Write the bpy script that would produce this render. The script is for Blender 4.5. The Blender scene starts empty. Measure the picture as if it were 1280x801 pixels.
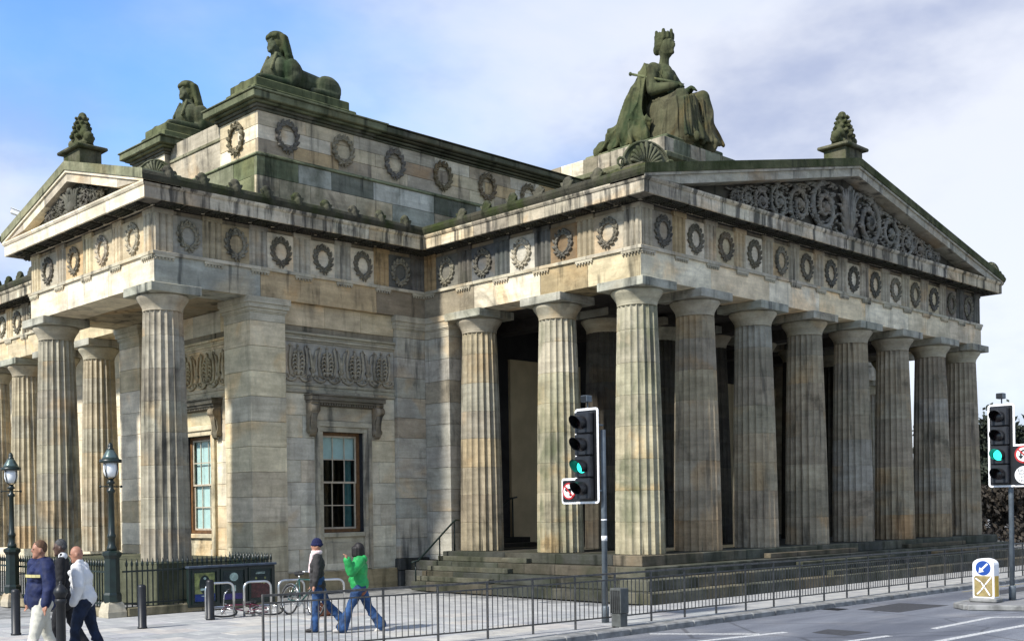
import bpy, bmesh, math, random
from mathutils import Vector, Matrix, Quaternion
from math import radians as R, sin, cos, pi, sqrt, atan2

scene = bpy.context.scene
col = scene.collection
rnd = random.Random(11)

# ------------------------------------------------------------------ camera, sky, sun, exposure
CAM = Vector((-23.9815, -18.0400, 2.28)); YAW = .8389; ROLL = .0142
cam_data = bpy.data.cameras.new('camera'); cam = bpy.data.objects.new('camera', cam_data); col.objects.link(cam)
fw = Vector((cos(YAW), sin(YAW), 0)); rt = Vector((sin(YAW), -cos(YAW), 0)); up = Vector((0, 0, 1))
r2 = rt * cos(ROLL) - up * sin(ROLL); u2 = rt * sin(ROLL) + up * cos(ROLL)
m3 = Matrix((r2, u2, -fw)).transposed()
cam.matrix_world = Matrix.Translation(CAM) @ m3.to_4x4()
cam_data.sensor_fit = 'HORIZONTAL'; cam_data.sensor_width = 36
cam_data.lens = 1433.67 / 1280 * 36
cam_data.shift_x = (640 - 518.3) / 1280
cam_data.shift_y = (637.3 - 400.5) / 1280
cam_data.clip_end = 6000
scene.camera = cam

SUN_EL = R(41); SUN_AZ = R(1.5)        # the sun stands off the -X side, almost along the front
sun_to = Vector((-cos(SUN_AZ) * cos(SUN_EL), sin(SUN_AZ) * cos(SUN_EL), sin(SUN_EL)))
sd = bpy.data.lights.new('sun', 'SUN'); sd.energy = 2.9; sd.angle = R(4); sd.color = (1, .965, .91)
so = bpy.data.objects.new('sun', sd); col.objects.link(so)
so.rotation_euler = (-sun_to).to_track_quat('-Z', 'Y').to_euler()

world = bpy.data.worlds.new('World'); scene.world = world; world.use_nodes = True
wn = world.node_tree.nodes; wl = world.node_tree.links; wn.clear()
def wnode(t, **k):
    n = wn.new(t)
    for a, b in k.items(): setattr(n, a, b)
    return n
sky = wnode('ShaderNodeTexSky', sky_type='NISHITA', sun_disc=False, sun_elevation=SUN_EL,
            sun_rotation=atan2(sun_to.x, sun_to.y), air_density=1.0, dust_density=.1, ozone_density=5.0)
tc = wnode('ShaderNodeTexCoord')
mp = wnode('ShaderNodeMapping'); mp.inputs['Scale'].default_value = (1.0, 1.0, 1.9); mp.inputs['Location'].default_value = (5.61, 6.68, 7.16); mp.inputs['Rotation'].default_value = (0, 0, R(29))
n1 = wnode('ShaderNodeTexNoise'); n1.inputs['Scale'].default_value = 1.35; n1.inputs['Detail'].default_value = 7; n1.inputs['Roughness'].default_value = .52
n1.inputs['Distortion'].default_value = .35
cr = wnode('ShaderNodeMapRange'); cr.interpolation_type = 'SMOOTHSTEP'
cr.inputs['From Min'].default_value = .31; cr.inputs['From Max'].default_value = .62
cr.inputs['To Min'].default_value = .12; cr.inputs['To Max'].default_value = .93
mx = wnode('ShaderNodeMix', data_type='RGBA'); 
n2 = wnode('ShaderNodeTexNoise'); n2.inputs['Scale'].default_value = 3.4; n2.inputs['Detail'].default_value = 6; n2.inputs['Roughness'].default_value = .55
wl.new(mp.outputs['Vector'], n2.inputs['Vector'])
cm = wnode('ShaderNodeMix', data_type='RGBA'); cm.inputs['A'].default_value = (1.45, 1.60, 2.15, 1); cm.inputs['B'].default_value = (2.75, 2.8, 3.0, 1)
c2 = wnode('ShaderNodeMapRange', interpolation_type='SMOOTHSTEP'); c2.inputs['From Min'].default_value = .36; c2.inputs['From Max'].default_value = .62
wl.new(n2.outputs['Fac'], c2.inputs['Value']); wl.new(c2.outputs['Result'], cm.inputs['Factor']); wl.new(cm.outputs['Result'], mx.inputs['B'])
bg = wnode('ShaderNodeBackground'); bg.inputs['Strength'].default_value = .15
wo = wnode('ShaderNodeOutputWorld')
wl.new(tc.outputs['Generated'], mp.inputs['Vector']); wl.new(mp.outputs['Vector'], n1.inputs['Vector'])
wl.new(n1.outputs['Fac'], cr.inputs['Value']); wl.new(cr.outputs['Result'], mx.inputs['Factor'])
hs = wnode('ShaderNodeHueSaturation'); hs.inputs['Saturation'].default_value = 1.15; hs.inputs['Value'].default_value = .9
wl.new(sky.outputs['Color'], hs.inputs['Color']); wl.new(hs.outputs['Color'], mx.inputs['A']); wl.new(mx.outputs['Result'], bg.inputs['Color']); wl.new(bg.outputs['Background'], wo.inputs['Surface'])

scene.view_settings.view_transform = 'Standard'; scene.view_settings.look = 'None'
scene.view_settings.exposure = 1.15; scene.view_settings.gamma = 1.0; scene.view_settings.use_curve_mapping = False

# ------------------------------------------------------------------ materials
MATS = {}
def new_mat(name):
    m = bpy.data.materials.new(name); m.use_nodes = True; nt = m.node_tree; nt.nodes.clear()
    out = nt.nodes.new('ShaderNodeOutputMaterial'); b = nt.nodes.new('ShaderNodeBsdfPrincipled')
    nt.links.new(b.outputs[0], out.inputs[0]); MATS[name] = m
    return m, nt, b
def N(nt, t, **k):
    n = nt.nodes.new(t)
    for a, b in k.items(): setattr(n, a, b)
    return n
def noise(nt, vec, scale, detail=4, rough=.55, dist=0):
    n = N(nt, 'ShaderNodeTexNoise'); n.inputs['Scale'].default_value = scale; n.inputs['Detail'].default_value = detail
    n.inputs['Roughness'].default_value = rough; n.inputs['Distortion'].default_value = dist
    nt.links.new(vec, n.inputs['Vector']); return n.outputs['Fac']
def mrange(nt, v, a, b, c=0., d=1.):
    n = N(nt, 'ShaderNodeMapRange', interpolation_type='SMOOTHSTEP'); nt.links.new(v, n.inputs['Value'])
    for k, x in zip(('From Min', 'From Max', 'To Min', 'To Max'), (a, b, c, d)): n.inputs[k].default_value = x
    return n.outputs['Result']
def mix(nt, f, a, b, blend='MIX'):
    n = N(nt, 'ShaderNodeMix', data_type='RGBA', blend_type=blend)
    if isinstance(f, (int, float)): n.inputs['Factor'].default_value = f
    else: nt.links.new(f, n.inputs['Factor'])
    for k, x in (('A', a), ('B', b)):
        if isinstance(x, (tuple, list)): n.inputs[k].default_value = tuple(x) + ((1,) if len(x) == 3 else ())
        else: nt.links.new(x, n.inputs[k])
    return n.outputs['Result']
def vscale(nt, v, s):
    n = N(nt, 'ShaderNodeVectorMath', operation='MULTIPLY'); nt.links.new(v, n.inputs[0]); n.inputs[1].default_value = s
    return n.outputs[0]
def fmul(nt, a, b):
    n = N(nt, 'ShaderNodeMath', operation='MULTIPLY')
    for i, x in enumerate((a, b)):
        if isinstance(x, (int, float)): n.inputs[i].default_value = x
        else: nt.links.new(x, n.inputs[i])
    return n.outputs[0]

def stone_mat(name, stain=.55, moss=.0, warm=.35, bump=.35, lo=.66, mosscol=(.055, .085, .02), runs=(2.6, 2.6, .32), run_lo=.52):
    """weathered sandstone: the object's own colour, mottled, with soot streaks, rust-warm patches and algae"""
    m, nt, b = new_mat(name)
    pos = N(nt, 'ShaderNodeNewGeometry').outputs['Position']
    oi = N(nt, 'ShaderNodeObjectInfo')
    base = mix(nt, 1, oi.outputs['Color'], (1.04, 1.0, .905), 'MULTIPLY')
    off = N(nt, 'ShaderNodeVectorMath', operation='MULTIPLY_ADD'); nt.links.new(oi.outputs['Random'], off.inputs[0]); off.inputs[1].default_value = (37., 23., 11.); nt.links.new(pos, off.inputs[2])
    own = off.outputs[0]
    bed = noise(nt, vscale(nt, own, (.9, .9, 6.5)), 1.0, 4, .6, .5)
    c = mix(nt, mrange(nt, bed, .3, .7), mix(nt, 1, base, (.86, .85, .82), 'MULTIPLY'), mix(nt, 1, base, (1.10, 1.09, 1.07), 'MULTIPLY')); base = c
    c = mix(nt, mrange(nt, noise(nt, own, 1.7, 5, .62), .3, .72), mix(nt, 1, base, (.82, .805, .775), 'MULTIPLY'), mix(nt, 1, base, (1.2, 1.185, 1.14), 'MULTIPLY'))
    wfac = fmul(nt, mrange(nt, noise(nt, own, .6, 4, .5, .6), .54, .70), warm)
    c = mix(nt, wfac, c, mix(nt, 1, c, (1.25, .92, .58), 'MULTIPLY'))
    # fine grain
    c = mix(nt, mrange(nt, noise(nt, pos, 16, 5, .65), .32, .7), mix(nt, 1, c, (.88, .88, .89), 'MULTIPLY'), c)
    # soot: vertical runs and blotches
    st = noise(nt, vscale(nt, pos, runs), 1.0, 4, .6, .3)
    sfac = fmul(nt, mrange(nt, st, run_lo, run_lo + .18), stain)
    c = mix(nt, sfac, c, mix(nt, 1, c, (.22, .23, .25), 'MULTIPLY'))
    bl = fmul(nt, mrange(nt, noise(nt, pos, .7, 5, .68, .8), .54, .74), stain * .85)
    c = mix(nt, bl, c, mix(nt, 1, c, (.30, .30, .31), 'MULTIPLY'))
    if moss:
        mf = fmul(nt, mrange(nt, noise(nt, vscale(nt, pos, (1, 1, .55)), 1.25, 6, .62, .4), lo - .3, lo), moss)
        mc = mix(nt, noise(nt, pos, 5, 4), tuple(x * .45 for x in mosscol), tuple(x * 1.5 for x in mosscol))
        c = mix(nt, mf, c, mc)
    nt.links.new(c, b.inputs['Base Color']); b.inputs['Roughness'].default_value = .93
    b.inputs['Specular IOR Level'].default_value = .2
    bp = N(nt, 'ShaderNodeBump'); bp.inputs['Strength'].default_value = bump; bp.inputs['Distance'].default_value = .03
    nt.links.new(noise(nt, pos, 9, 4, .68), bp.inputs['Height']); nt.links.new(bp.outputs[0], b.inputs['Normal'])
    return m
stone_mat('stone', .85, .12, .5, .4, .76, (.05, .06, .03))
stone_mat('stone_clean', .40, .0, .45)
stone_mat('stone_sooty', .95, .12, .3)
stone_mat('cornice_stone', 1.0, .22, .4, .4, .74, (.05, .06, .02), (4.2, 4.2, .5), .44)
stone_mat('stone_green', 1.0, .62, .3, .4, .70, (.036, .046, .020))
stone_mat('stone_columns', .85, .26, .5, .35, .78, (.075, .085, .045))
stone_mat('columns_green', .75, .72, .7, .35, .72, (.085, .10, .05))
stone_mat('stone_mossy', .85, .9, .1, .9, .70, (.026, .037, .007))
stone_mat('statue', .85, .85, .5, .6, .70, (.016, .033, .012))
stone_mat('statue_drape', .9, .6, .9, .6, .72, (.016, .033, .012))
stone_mat('step_stone', .9, .65, .2, .5, .68, (.022, .028, .013))

def flat_mat(name, c, rough=.6, metal=0, var=.25, scale=6, spec=.4, bump=0, emit=None, coat=0):
    m, nt, b = new_mat(name)
    pos = N(nt, 'ShaderNodeNewGeometry').outputs['Position']
    f = noise(nt, pos, scale, 5, .6)
    nt.links.new(mix(nt, mrange(nt, f, .3, .7), tuple(x * (1 - var) for x in c), tuple(min(1, x * (1 + var)) for x in c)), b.inputs['Base Color'])
    b.inputs['Roughness'].default_value = rough; b.inputs['Metallic'].default_value = metal; b.inputs['Specular IOR Level'].default_value = spec
    b.inputs['Coat Weight'].default_value = coat
    if bump:
        bp = N(nt, 'ShaderNodeBump'); bp.inputs['Strength'].default_value = bump; bp.inputs['Distance'].default_value = .02
        nt.links.new(noise(nt, pos, scale * 3, 6), bp.inputs['Height']); nt.links.new(bp.outputs[0], b.inputs['Normal'])
    if emit: b.inputs['Emission Color'].default_value = emit[:3] + (1,); b.inputs['Emission Strength'].default_value = emit[3]
    return m
flat_mat('roof_lead', (.10, .11, .10), .8, var=.4, scale=1.5)
flat_mat('ceiling_stone', (.055, .048, .04), .95)  # kept very dark: the portico's inner shade is put into this colour
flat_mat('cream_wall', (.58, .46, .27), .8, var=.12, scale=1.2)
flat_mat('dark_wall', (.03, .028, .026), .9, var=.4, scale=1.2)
flat_mat('door_black', (.012, .012, .014), .5)
flat_mat('iron_green', (0.0045, 0.0125, 0.0095), .38, var=.4, spec=.5)
flat_mat('iron_black', (0.009, 0.0095, 0.0105), .45, var=.4)
flat_mat('rail_grey', (0.072, 0.069, 0.063), .55, var=.35, scale=10)
flat_mat('pole_grey', (0.1, 0.12, 0.135), .5, .2, var=.25, scale=4)
flat_mat('steel', (.62, .62, .60), .28, 1, var=.12)
flat_mat('white_paint', (.80, .80, .80), .45, var=.06)
flat_mat('signal_black', (0.006, 0.0065, 0.008), .42, var=.3)
flat_mat('signal_box', (0.01, 0.012, 0.016), .5, var=.3)
flat_mat('lens_dark', (.012, .006, .007), .25)
flat_mat('green_light', (.02, .5, .38), .3, emit=(.03, .85, .62, 1.2))
flat_mat('sign_red', (0.4, 0.02, 0.02), .5, var=.1)
flat_mat('sign_white', (.75, .75, .74), .5, var=.06)
flat_mat('sign_blue', (.01, .055, .26), .45, var=.1)
flat_mat('sign_tan', (0.26, 0.2, 0.08), .6, var=.35, scale=5)
flat_mat('sign_yellow', (.62, .38, .03), .5, var=.2, scale=3)
flat_mat('box_grey', (0.07, 0.075, 0.07), .6, var=.3)
flat_mat('wood_brown', (0.13, 0.065, 0.025), .5, var=.3, scale=8)
flat_mat('sash_paint', (.42, .36, .27), .5, var=.15, scale=8)
flat_mat('blind', (.62, .66, .64), .8, var=.05)
flat_mat('curtain', (.10, .20, .20), .85, var=.2)
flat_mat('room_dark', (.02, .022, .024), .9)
def worn_paint(name, c):
    m, nt, b = new_mat(name); pos = N(nt, 'ShaderNodeNewGeometry').outputs['Position']
    f = mrange(nt, noise(nt, pos, 26, 5, .75), .44, .60); c1 = mix(nt, noise(nt, pos, 3, 3), tuple(x * .8 for x in c), c)
    nt.links.new(mix(nt, fmul(nt, f, .75), c1, (.10, .105, .11)), b.inputs['Base Color']); b.inputs['Roughness'].default_value = .8
worn_paint('road_paint', (.62, .62, .60))
flat_mat('road_yellow', (.30, .25, .12), .7, var=.25, scale=14)
flat_mat('kerb_stone', (.20, .20, .19), .85, var=.4, scale=3, bump=.3)
flat_mat('ground', (.09, .09, .085), .95, var=.3, scale=.3)
flat_mat('bark', (.035, .028, .022), .9, var=.4)
flat_mat('foliage', (.022, .03, .018), .8, var=.6, scale=2.5)
flat_mat('foliage_brown', (.035, .028, .020), .85, var=.5, scale=2.5)
flat_mat('lamp_glass', (.72, .74, .74), .15, var=.05, spec=.6)
flat_mat('lamp_cap', (.10, .14, .13), .3, .6, var=.2)
flat_mat('pole_blue', (.06, .08, .11), .35, .3)
flat_mat('tyre', (.018, .018, .018), .7)
flat_mat('bike_green', (0.006, 0.06, 0.05), .3, var=.1, coat=.5)
flat_mat('bike_pink', (.10, .008, .03), .35, var=.1, coat=.5)
flat_mat('bag_brown', (.16, .055, .022), .55, var=.3)
flat_mat('skin', (0.34, 0.165, 0.105), .55, var=.08)
flat_mat('skin_dark', (0.07, 0.037, 0.025), .5, var=.1)
flat_mat('hair_ginger', (0.085, 0.042, 0.018), .7, var=.3, scale=40)
flat_mat('hair_dark', (0.007, 0.005, 0.004), .6, var=.4, scale=30)
flat_mat('hair_grey', (0.045, 0.045, 0.045), .7, var=.4, scale=40)
flat_mat('cloth_navy', (0.004, 0.01, 0.052), .75, var=.35, scale=7, bump=.25)
flat_mat('cloth_black', (0.0045, 0.0045, 0.006), .8, var=.3, scale=7, bump=.25)
flat_mat('cloth_white', (0.62, 0.62, 0.61), .8, var=.06, scale=5, bump=.3)
flat_mat('cloth_cream', (0.5, 0.485, 0.41), .8, var=.08, scale=6, bump=.3)
flat_mat('denim', (0.016, 0.048, 0.125), .85, var=.55, scale=6, bump=.25)
flat_mat('denim_dark', (0.006, 0.013, 0.033), .85, var=.5, scale=6, bump=.25)
flat_mat('cloth_green', (0.016, 0.27, 0.065), .6, var=.25, scale=6, bump=.3)
flat_mat('cloth_grey', (0.028, 0.026, 0.025), .85, var=.35, scale=9, bump=.25)
flat_mat('cloth_pink', (.70, .55, .53), .85, var=.1)
flat_mat('stripe_yellow', (0.45, 0.4, 0.18), .7, var=.1)
flat_mat('shoe', (.02, .017, .015), .5)
flat_mat('trainer', (.45, .42, .38), .6)
flat_mat('hat_navy', (0.005, 0.008, 0.045), .9, var=.4, scale=40, bump=.4)
flat_mat('poster_dark', (.018, .018, .022), .3, var=.3)
flat_mat('poster_gold', (.36, .29, .10), .35, var=.5, scale=9)
flat_mat('poster_blue', (.01, .03, .22), .35, var=.2)
flat_mat('poster_white', (.62, .60, .56), .35, var=.4, scale=11)
flat_mat('poster_purple', (.05, .02, .16), .35, var=.3)
flat_mat('poster_red', (.12, .015, .02), .35, var=.5, scale=12)
flat_mat('stonework_far', (.36, .34, .30), .9, var=.2)
m, nt, b = new_mat('glass'); b.inputs['Base Color'].default_value = (.85, .92, .92, 1); b.inputs['Roughness'].default_value = .04
b.inputs['Transmission Weight'].default_value = 1; b.inputs['IOR'].default_value = 1.02; b.inputs['Specular IOR Level'].default_value = .5
tr = N(nt, 'ShaderNodeBsdfTransparent'); tr.inputs[0].default_value = (.86, .93, .92, 1)
gl = N(nt, 'ShaderNodeBsdfGlossy'); gl.inputs['Roughness'].default_value = .03
lw = N(nt, 'ShaderNodeLayerWeight'); lw.inputs['Blend'].default_value = .25
ge = N(nt, 'ShaderNodeNewGeometry'); inv = N(nt, 'ShaderNodeMath', operation='SUBTRACT'); inv.inputs[0].default_value = 1.0; nt.links.new(ge.outputs['Backfacing'], inv.inputs[1])
ms = N(nt, 'ShaderNodeMixShader'); nt.links.new(fmul(nt, lw.outputs['Fresnel'], inv.outputs[0]), ms.inputs[0]); nt.links.new(tr.outputs[0], ms.inputs[1]); nt.links.new(gl.outputs[0], ms.inputs[2])
nt.links.new(ms.outputs[0], [n for n in nt.nodes if n.type == 'OUTPUT_MATERIAL'][0].inputs[0])

def asphalt():
    m, nt, b = new_mat('asphalt')
    pos = N(nt, 'ShaderNodeNewGeometry').outputs['Position']
    c = mix(nt, mrange(nt, noise(nt, pos, 90, 3, .8), .35, .68), (.080, .088, .104), (.26, .275, .305))
    c = mix(nt, mrange(nt, noise(nt, vscale(nt, pos, (.10, .75, 1)), 1.0, 5, .6, .3), .40, .64), c, mix(nt, 1, c, (.55, .56, .60), 'MULTIPLY'))
    c = mix(nt, mrange(nt, noise(nt, pos, .5, 4), .5, .75), c, mix(nt, 1, c, (1.5, 1.4, 1.25), 'MULTIPLY'))
    # sealed cracks
    v = N(nt, 'ShaderNodeTexVoronoi', feature='DISTANCE_TO_EDGE'); v.inputs['Scale'].default_value = .33
    nt.links.new(pos, v.inputs['Vector'])
    c = mix(nt, mrange(nt, v.outputs['Distance'], .004, .014, .55, 0.), c, (.02, .02, .022))
    nt.links.new(c, b.inputs['Base Color']); b.inputs['Roughness'].default_value = .82
    bp = N(nt, 'ShaderNodeBump'); bp.inputs['Strength'].default_value = .5; bp.inputs['Distance'].default_value = .012
    nt.links.new(noise(nt, pos, 120, 3), bp.inputs['Height']); nt.links.new(bp.outputs[0], b.inputs['Normal'])
asphalt()
def paving():
    m, nt, b = new_mat('paving')
    pos = N(nt, 'ShaderNodeNewGeometry').outputs['Position']; oi = N(nt, 'ShaderNodeObjectInfo')
    c = mix(nt, mrange(nt, noise(nt, pos, 2.2, 6, .65), .3, .7), mix(nt, 1, oi.outputs['Color'], (.78, .78, .80), 'MULTIPLY'), mix(nt, 1, oi.outputs['Color'], (1.15, 1.14, 1.1), 'MULTIPLY'))
    c = mix(nt, mrange(nt, noise(nt, pos, 9, 3, .7), .66, .74), c, mix(nt, 1, c, (.55, .55, .56), 'MULTIPLY'))
    c = mix(nt, mrange(nt, noise(nt, pos, 70, 2, .7), .35, .7), mix(nt, 1, c, (.85, .85, .86), 'MULTIPLY'), c)
    nt.links.new(c, b.inputs['Base Color']); b.inputs['Roughness'].default_value = .8
    bp = N(nt, 'ShaderNodeBump'); bp.inputs['Strength'].default_value = .3; bp.inputs['Distance'].default_value = .01
    nt.links.new(noise(nt, pos, 40, 5), bp.inputs['Height']); nt.links.new(bp.outputs[0], b.inputs['Normal'])
paving()

# stone colours
CREAM = (.54, .475, .355); GREY = (.40, .375, .325); WARM = (.47, .37, .235); BLUE = (.315, .325, .325); DARK = (.10, .10, .105)
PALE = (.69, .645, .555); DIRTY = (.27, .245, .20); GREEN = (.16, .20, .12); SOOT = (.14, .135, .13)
def jit(c, a=.06):
    k = 1 + rnd.uniform(-a, a); return tuple(max(0, min(1, x * k * (1 + rnd.uniform(-.014, .014)))) for x in c)
def pick(*w):
    """weighted choice of (colour, weight) pairs"""
    t = sum(x[1] for x in w); r = rnd.uniform(0, t)
    for cc, ww in w:
        r -= ww
        if r <= 0: return jit(cc)
    return jit(w[-1][0])

# ------------------------------------------------------------------ mesh helpers
class MB:
    def __init__(s): s.v = []; s.f = []; s.sm = []
    def add(s, vs, fs, smooth=False):
        o = len(s.v); s.v += [tuple(v) for v in vs]; s.f += [tuple(i + o for i in f) for f in fs]; s.sm += [smooth] * len(fs); return s
    def box(s, x0, x1, y0, y1, z0, z1, M=None):
        vs = [Vector((x, y, z)) for x in (x0, x1) for y in (y0, y1) for z in (z0, z1)]
        if M: vs = [M @ v for v in vs]
        return s.add(vs, [(0, 1, 3, 2), (4, 6, 7, 5), (0, 4, 5, 1), (2, 3, 7, 6), (0, 2, 6, 4), (1, 5, 7, 3)])
    def cbox(s, x0, x1, y0, y1, z0, z1, c=.012, M=None):
        """box with chamfered edges"""
        c = min(c, (x1 - x0) * .3, (y1 - y0) * .3, (z1 - z0) * .3); idx = {}; vs = []
        X = (x0, x1); Y = (y0, y1); Z = (z0, z1); sg = (1, -1)
        for i in (0, 1):
            for j in (0, 1):
                for k in (0, 1):
                    for a in range(3):
                        p = [X[i] + sg[i] * c, Y[j] + sg[j] * c, Z[k] + sg[k] * c]
                        p[a] = (X, Y, Z)[a][(i, j, k)[a]]
                        idx[(i, j, k, a)] = len(vs); vs.append(Vector(p))
        fs = []
        for a in range(3):
            b_, c_ = (a + 1) % 3, (a + 2) % 3
            for s_ in (0, 1):
                q = []
                for (p, r) in ((0, 0), (1, 0), (1, 1), (0, 1)):
                    t = [0, 0, 0]; t[a] = s_; t[b_] = p; t[c_] = r; q.append(idx[(*t, a)])
                fs.append(tuple(q if s_ else q[::-1]))
            for p in (0, 1):
                for r in (0, 1):
                    t0 = [0, 0, 0]; t0[b_] = p; t0[c_] = r; t1 = list(t0); t1[a] = 1
                    q = [idx[(*t0, b_)], idx[(*t1, b_)], idx[(*t1, c_)], idx[(*t0, c_)]]
                    fs.append(tuple(q if (p == r) else q[::-1]))
        for i in (0, 1):
            for j in (0, 1):
                for k in (0, 1):
                    q = [idx[(i, j, k, a)] for a in range(3)]
                    fs.append(tuple(q if (i + j + k) % 2 else q[::-1]))
        if M: vs = [M @ v for v in vs]
        return s.add(vs, fs)
    def prism(s, poly, place, t0, t1):
        """poly: list of 2d points; place(p, t) -> 3d; extruded between t0 and t1 (numbers or functions of the point)"""
        n = len(poly); g = lambda t, p: t(p) if callable(t) else t
        vs = [place(p, g(t0, p)) for p in poly] + [place(p, g(t1, p)) for p in poly]
        fs = [tuple(range(n))[::-1], tuple(range(n, 2 * n))] + [(i, (i + 1) % n, n + (i + 1) % n, n + i) for i in range(n)]
        return s.add(vs, fs)
    def tube(s, pts, r, n=8, caps=True, smooth=True, flat=1.0, flatdir=None):
        pts = [Vector(p) for p in pts]; m = len(pts)
        rr = r if isinstance(r, (list, tuple)) else [r] * m
        t0 = (pts[1] - pts[0]).normalized()
        ref = Vector((0, 0, 1)) if abs(t0.z) < .9 else Vector((1, 0, 0))
        if flatdir is not None: ref = Vector(flatdir)
        a = (ref - t0 * ref.dot(t0)).normalized(); vs = []
        for i, p in enumerate(pts):
            t = ((pts[min(i + 1, m - 1)] - pts[max(i - 1, 0)])).normalized()
            if flatdir is not None: a = Vector(flatdir)
            a = (a - t * a.dot(t)); a = a.normalized() if a.length > 1e-6 else t.orthogonal().normalized()
            b = t.cross(a)
            for k in range(n):
                th = 2 * pi * k / n; vs.append(p + (a * cos(th) * flat + b * sin(th)) * rr[i])
        fs = [(i * n + k, i * n + (k + 1) % n, (i + 1) * n + (k + 1) % n, (i + 1) * n + k) for i in range(m - 1) for k in range(n)]
        s.add(vs, fs, smooth)
        if caps:
            o = len(s.v) - len(vs); s.f += [tuple(o + k for k in range(n))[::-1], tuple(o + (m - 1) * n + k for k in range(n))]; s.sm += [False, False]
        return s
    def lathe(s, prof, n=16, c=(0, 0, 0), smooth=True, M=None, sq=None):
        """prof: (radius, z) list; sq gives a polygonal (n sided) section"""
        vs = []
        for (r, z) in prof:
            for k in range(n):
                th = 2 * pi * (k + (.5 if sq else 0)) / n; vs.append(Vector((c[0] + r * cos(th), c[1] + r * sin(th), c[2] + z)))
        if M: vs = [M @ v for v in vs]
        fs = [(i * n + k, i * n + (k + 1) % n, (i + 1) * n + (k + 1) % n, (i + 1) * n + k) for i in range(len(prof) - 1) for k in range(n)]
        s.add(vs, fs, smooth and not sq)
        o = len(s.v) - len(vs); s.f += [tuple(o + k for k in range(n))[::-1], tuple(o + (len(prof) - 1) * n + k for k in range(n))]; s.sm += [False, False]
        return s
    def ball(s, c, r, n=12, M=None):
        r = r if isinstance(r, (tuple, list)) else (r, r, r); h = n // 2 + 1; vs = []; fs = []
        for i in range(h + 1):
            ph = pi * i / h
            for k in range(n):
                th = 2 * pi * k / n; v = Vector((r[0] * sin(ph) * cos(th), r[1] * sin(ph) * sin(th), r[2] * cos(ph)))
                if M: v = M.to_3x3() @ v
                vs.append(Vector(c) + v)
        for i in range(h):
            for k in range(n):
                q = (i * n + k, (i + 1) * n + k, (i + 1) * n + (k + 1) % n, i * n + (k + 1) % n)
                fs.append(q)
        return s.add(vs, fs, True)
    def cap(s, a, b, r0, r1=None, n=12):
        """closed tapered capsule (for voxel unions)"""
        r1 = r0 if r1 is None else r1; a = Vector(a); b = Vector(b)
        s.ball(a, r0, n); s.ball(b, r1, n)
        if (b - a).length > 1e-4: s.tube([a, b], [r0, r1], n)
        return s
    def mesh(s, name, mat):
        me = bpy.data.meshes.new(name); me.from_pydata([tuple(v) for v in s.v], [], s.f); me.update()
        if any(s.sm): me.polygons.foreach_set('use_smooth', s.sm)
        if mat: me.materials.append(MATS[mat])
        return me
    def build(s, name, mat, parent=None, color=None, loc=None):
        return inst(name, s.mesh(name, mat), parent, color, loc)
def inst(name, me, parent=None, color=None, loc=None, rz=0, scale=None):
    o = bpy.data.objects.new(name, me); col.objects.link(o)
    if parent: o.parent = parent
    if color: o.color = tuple(color[:3]) + (1,)
    if loc is not None: o.location = loc
    if rz: o.rotation_euler = (0, 0, rz)
    if scale: o.scale = scale
    return o
def voxel(name, mb, size, mat, parent=None, color=None, smooth=4, fac=.5):
    """one continuous surface from overlapping closed shapes"""
    tmp = inst('tmp', mb.mesh('tmp', mat))
    md = tmp.modifiers.new('r', 'REMESH'); md.mode = 'VOXEL'; md.voxel_size = size; md.use_smooth_shade = True
    if smooth:
        sm = tmp.modifiers.new('s', 'SMOOTH'); sm.iterations = smooth; sm.factor = fac
    dg = bpy.context.evaluated_depsgraph_get(); dg.update()
    me = bpy.data.meshes.new_from_object(tmp.evaluated_get(dg)); me.name = name
    old = tmp.data; bpy.data.objects.remove(tmp); bpy.data.meshes.remove(old)
    if not me.materials: me.materials.append(MATS[mat])
    return inst(name, me, parent, color)
def thing(name, label, cat, loc=(0, 0, 0), rz=0, group=None):
    o = bpy.data.objects.new(name, None); col.objects.link(o); o.empty_display_size = .2
    o.location = loc; o.rotation_euler = (0, 0, rz); return tag(o, label, cat, group)
def tag(o, label, cat=None, group=None, kind=None):
    if label: o['label'] = label
    if cat: o['category'] = cat
    if group: o['group'] = group
    if kind: o['kind'] = kind
    return o
def struct(o): o['kind'] = 'structure'; return o
def stuff(o): o['kind'] = 'stuff'; return o

# ------------------------------------------------------------------ plan of the place (metres)
e = .528; g = .547; zs = 1.076; za = 8.032; zt = 8.841; zfr = 9.93; zg = 10.36
LX = 19.52; XC = LX / 2; Yi = 7.482; Wx = 9.66; Lw = 6.247; Yf = Yi + Lw + 2 * e; Yc = (Yi + Yf) / 2
colX = [0, 2.56, 5.44, 8.32, 11.2, 14.08, 16.96, 19.52]; flY = [2.69, 5.70]
TW = .576; XG = -6.73
KERB = -4.55; ROADZ = -.12

# ---------------- ground, road, pavement
g0 = MB().box(-600, 1500, -900, 1500, -.6, -.16).build('ground', 'ground'); struct(g0)
rd = MB().box(-120, 400, -30, KERB - .15, -.158, ROADZ).build('road', 'asphalt'); struct(rd)
pv = MB().box(-120, 400, KERB + .01, 60, -.159, -.025).build('pavement', 'kerb_stone'); struct(pv)
slabs = []
for i in range(-34, 60):
    x = i * .9
    for j in range(0, 19):
        y0 = -4.22 + j * .62; off = .45 * (j % 2)
        x0 = x + off
        if y0 > 6.9: continue
        if x0 > -3.3 and y0 > -2.0: continue
        if y0 > 5.2 and x0 > -12.5: continue
        if x0 > 40 or x0 < -26: continue
        d = (Vector((x0, y0, 0)) - CAM).length; slabs.append((d, x0, y0))
slabs.sort()
vis = [s for s in slabs if (Vector((s[1], s[2], 0)) - CAM).dot(fw) > 14]
front = vis[:290]; rest = vis[290:]
rest_b = MB()
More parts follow.
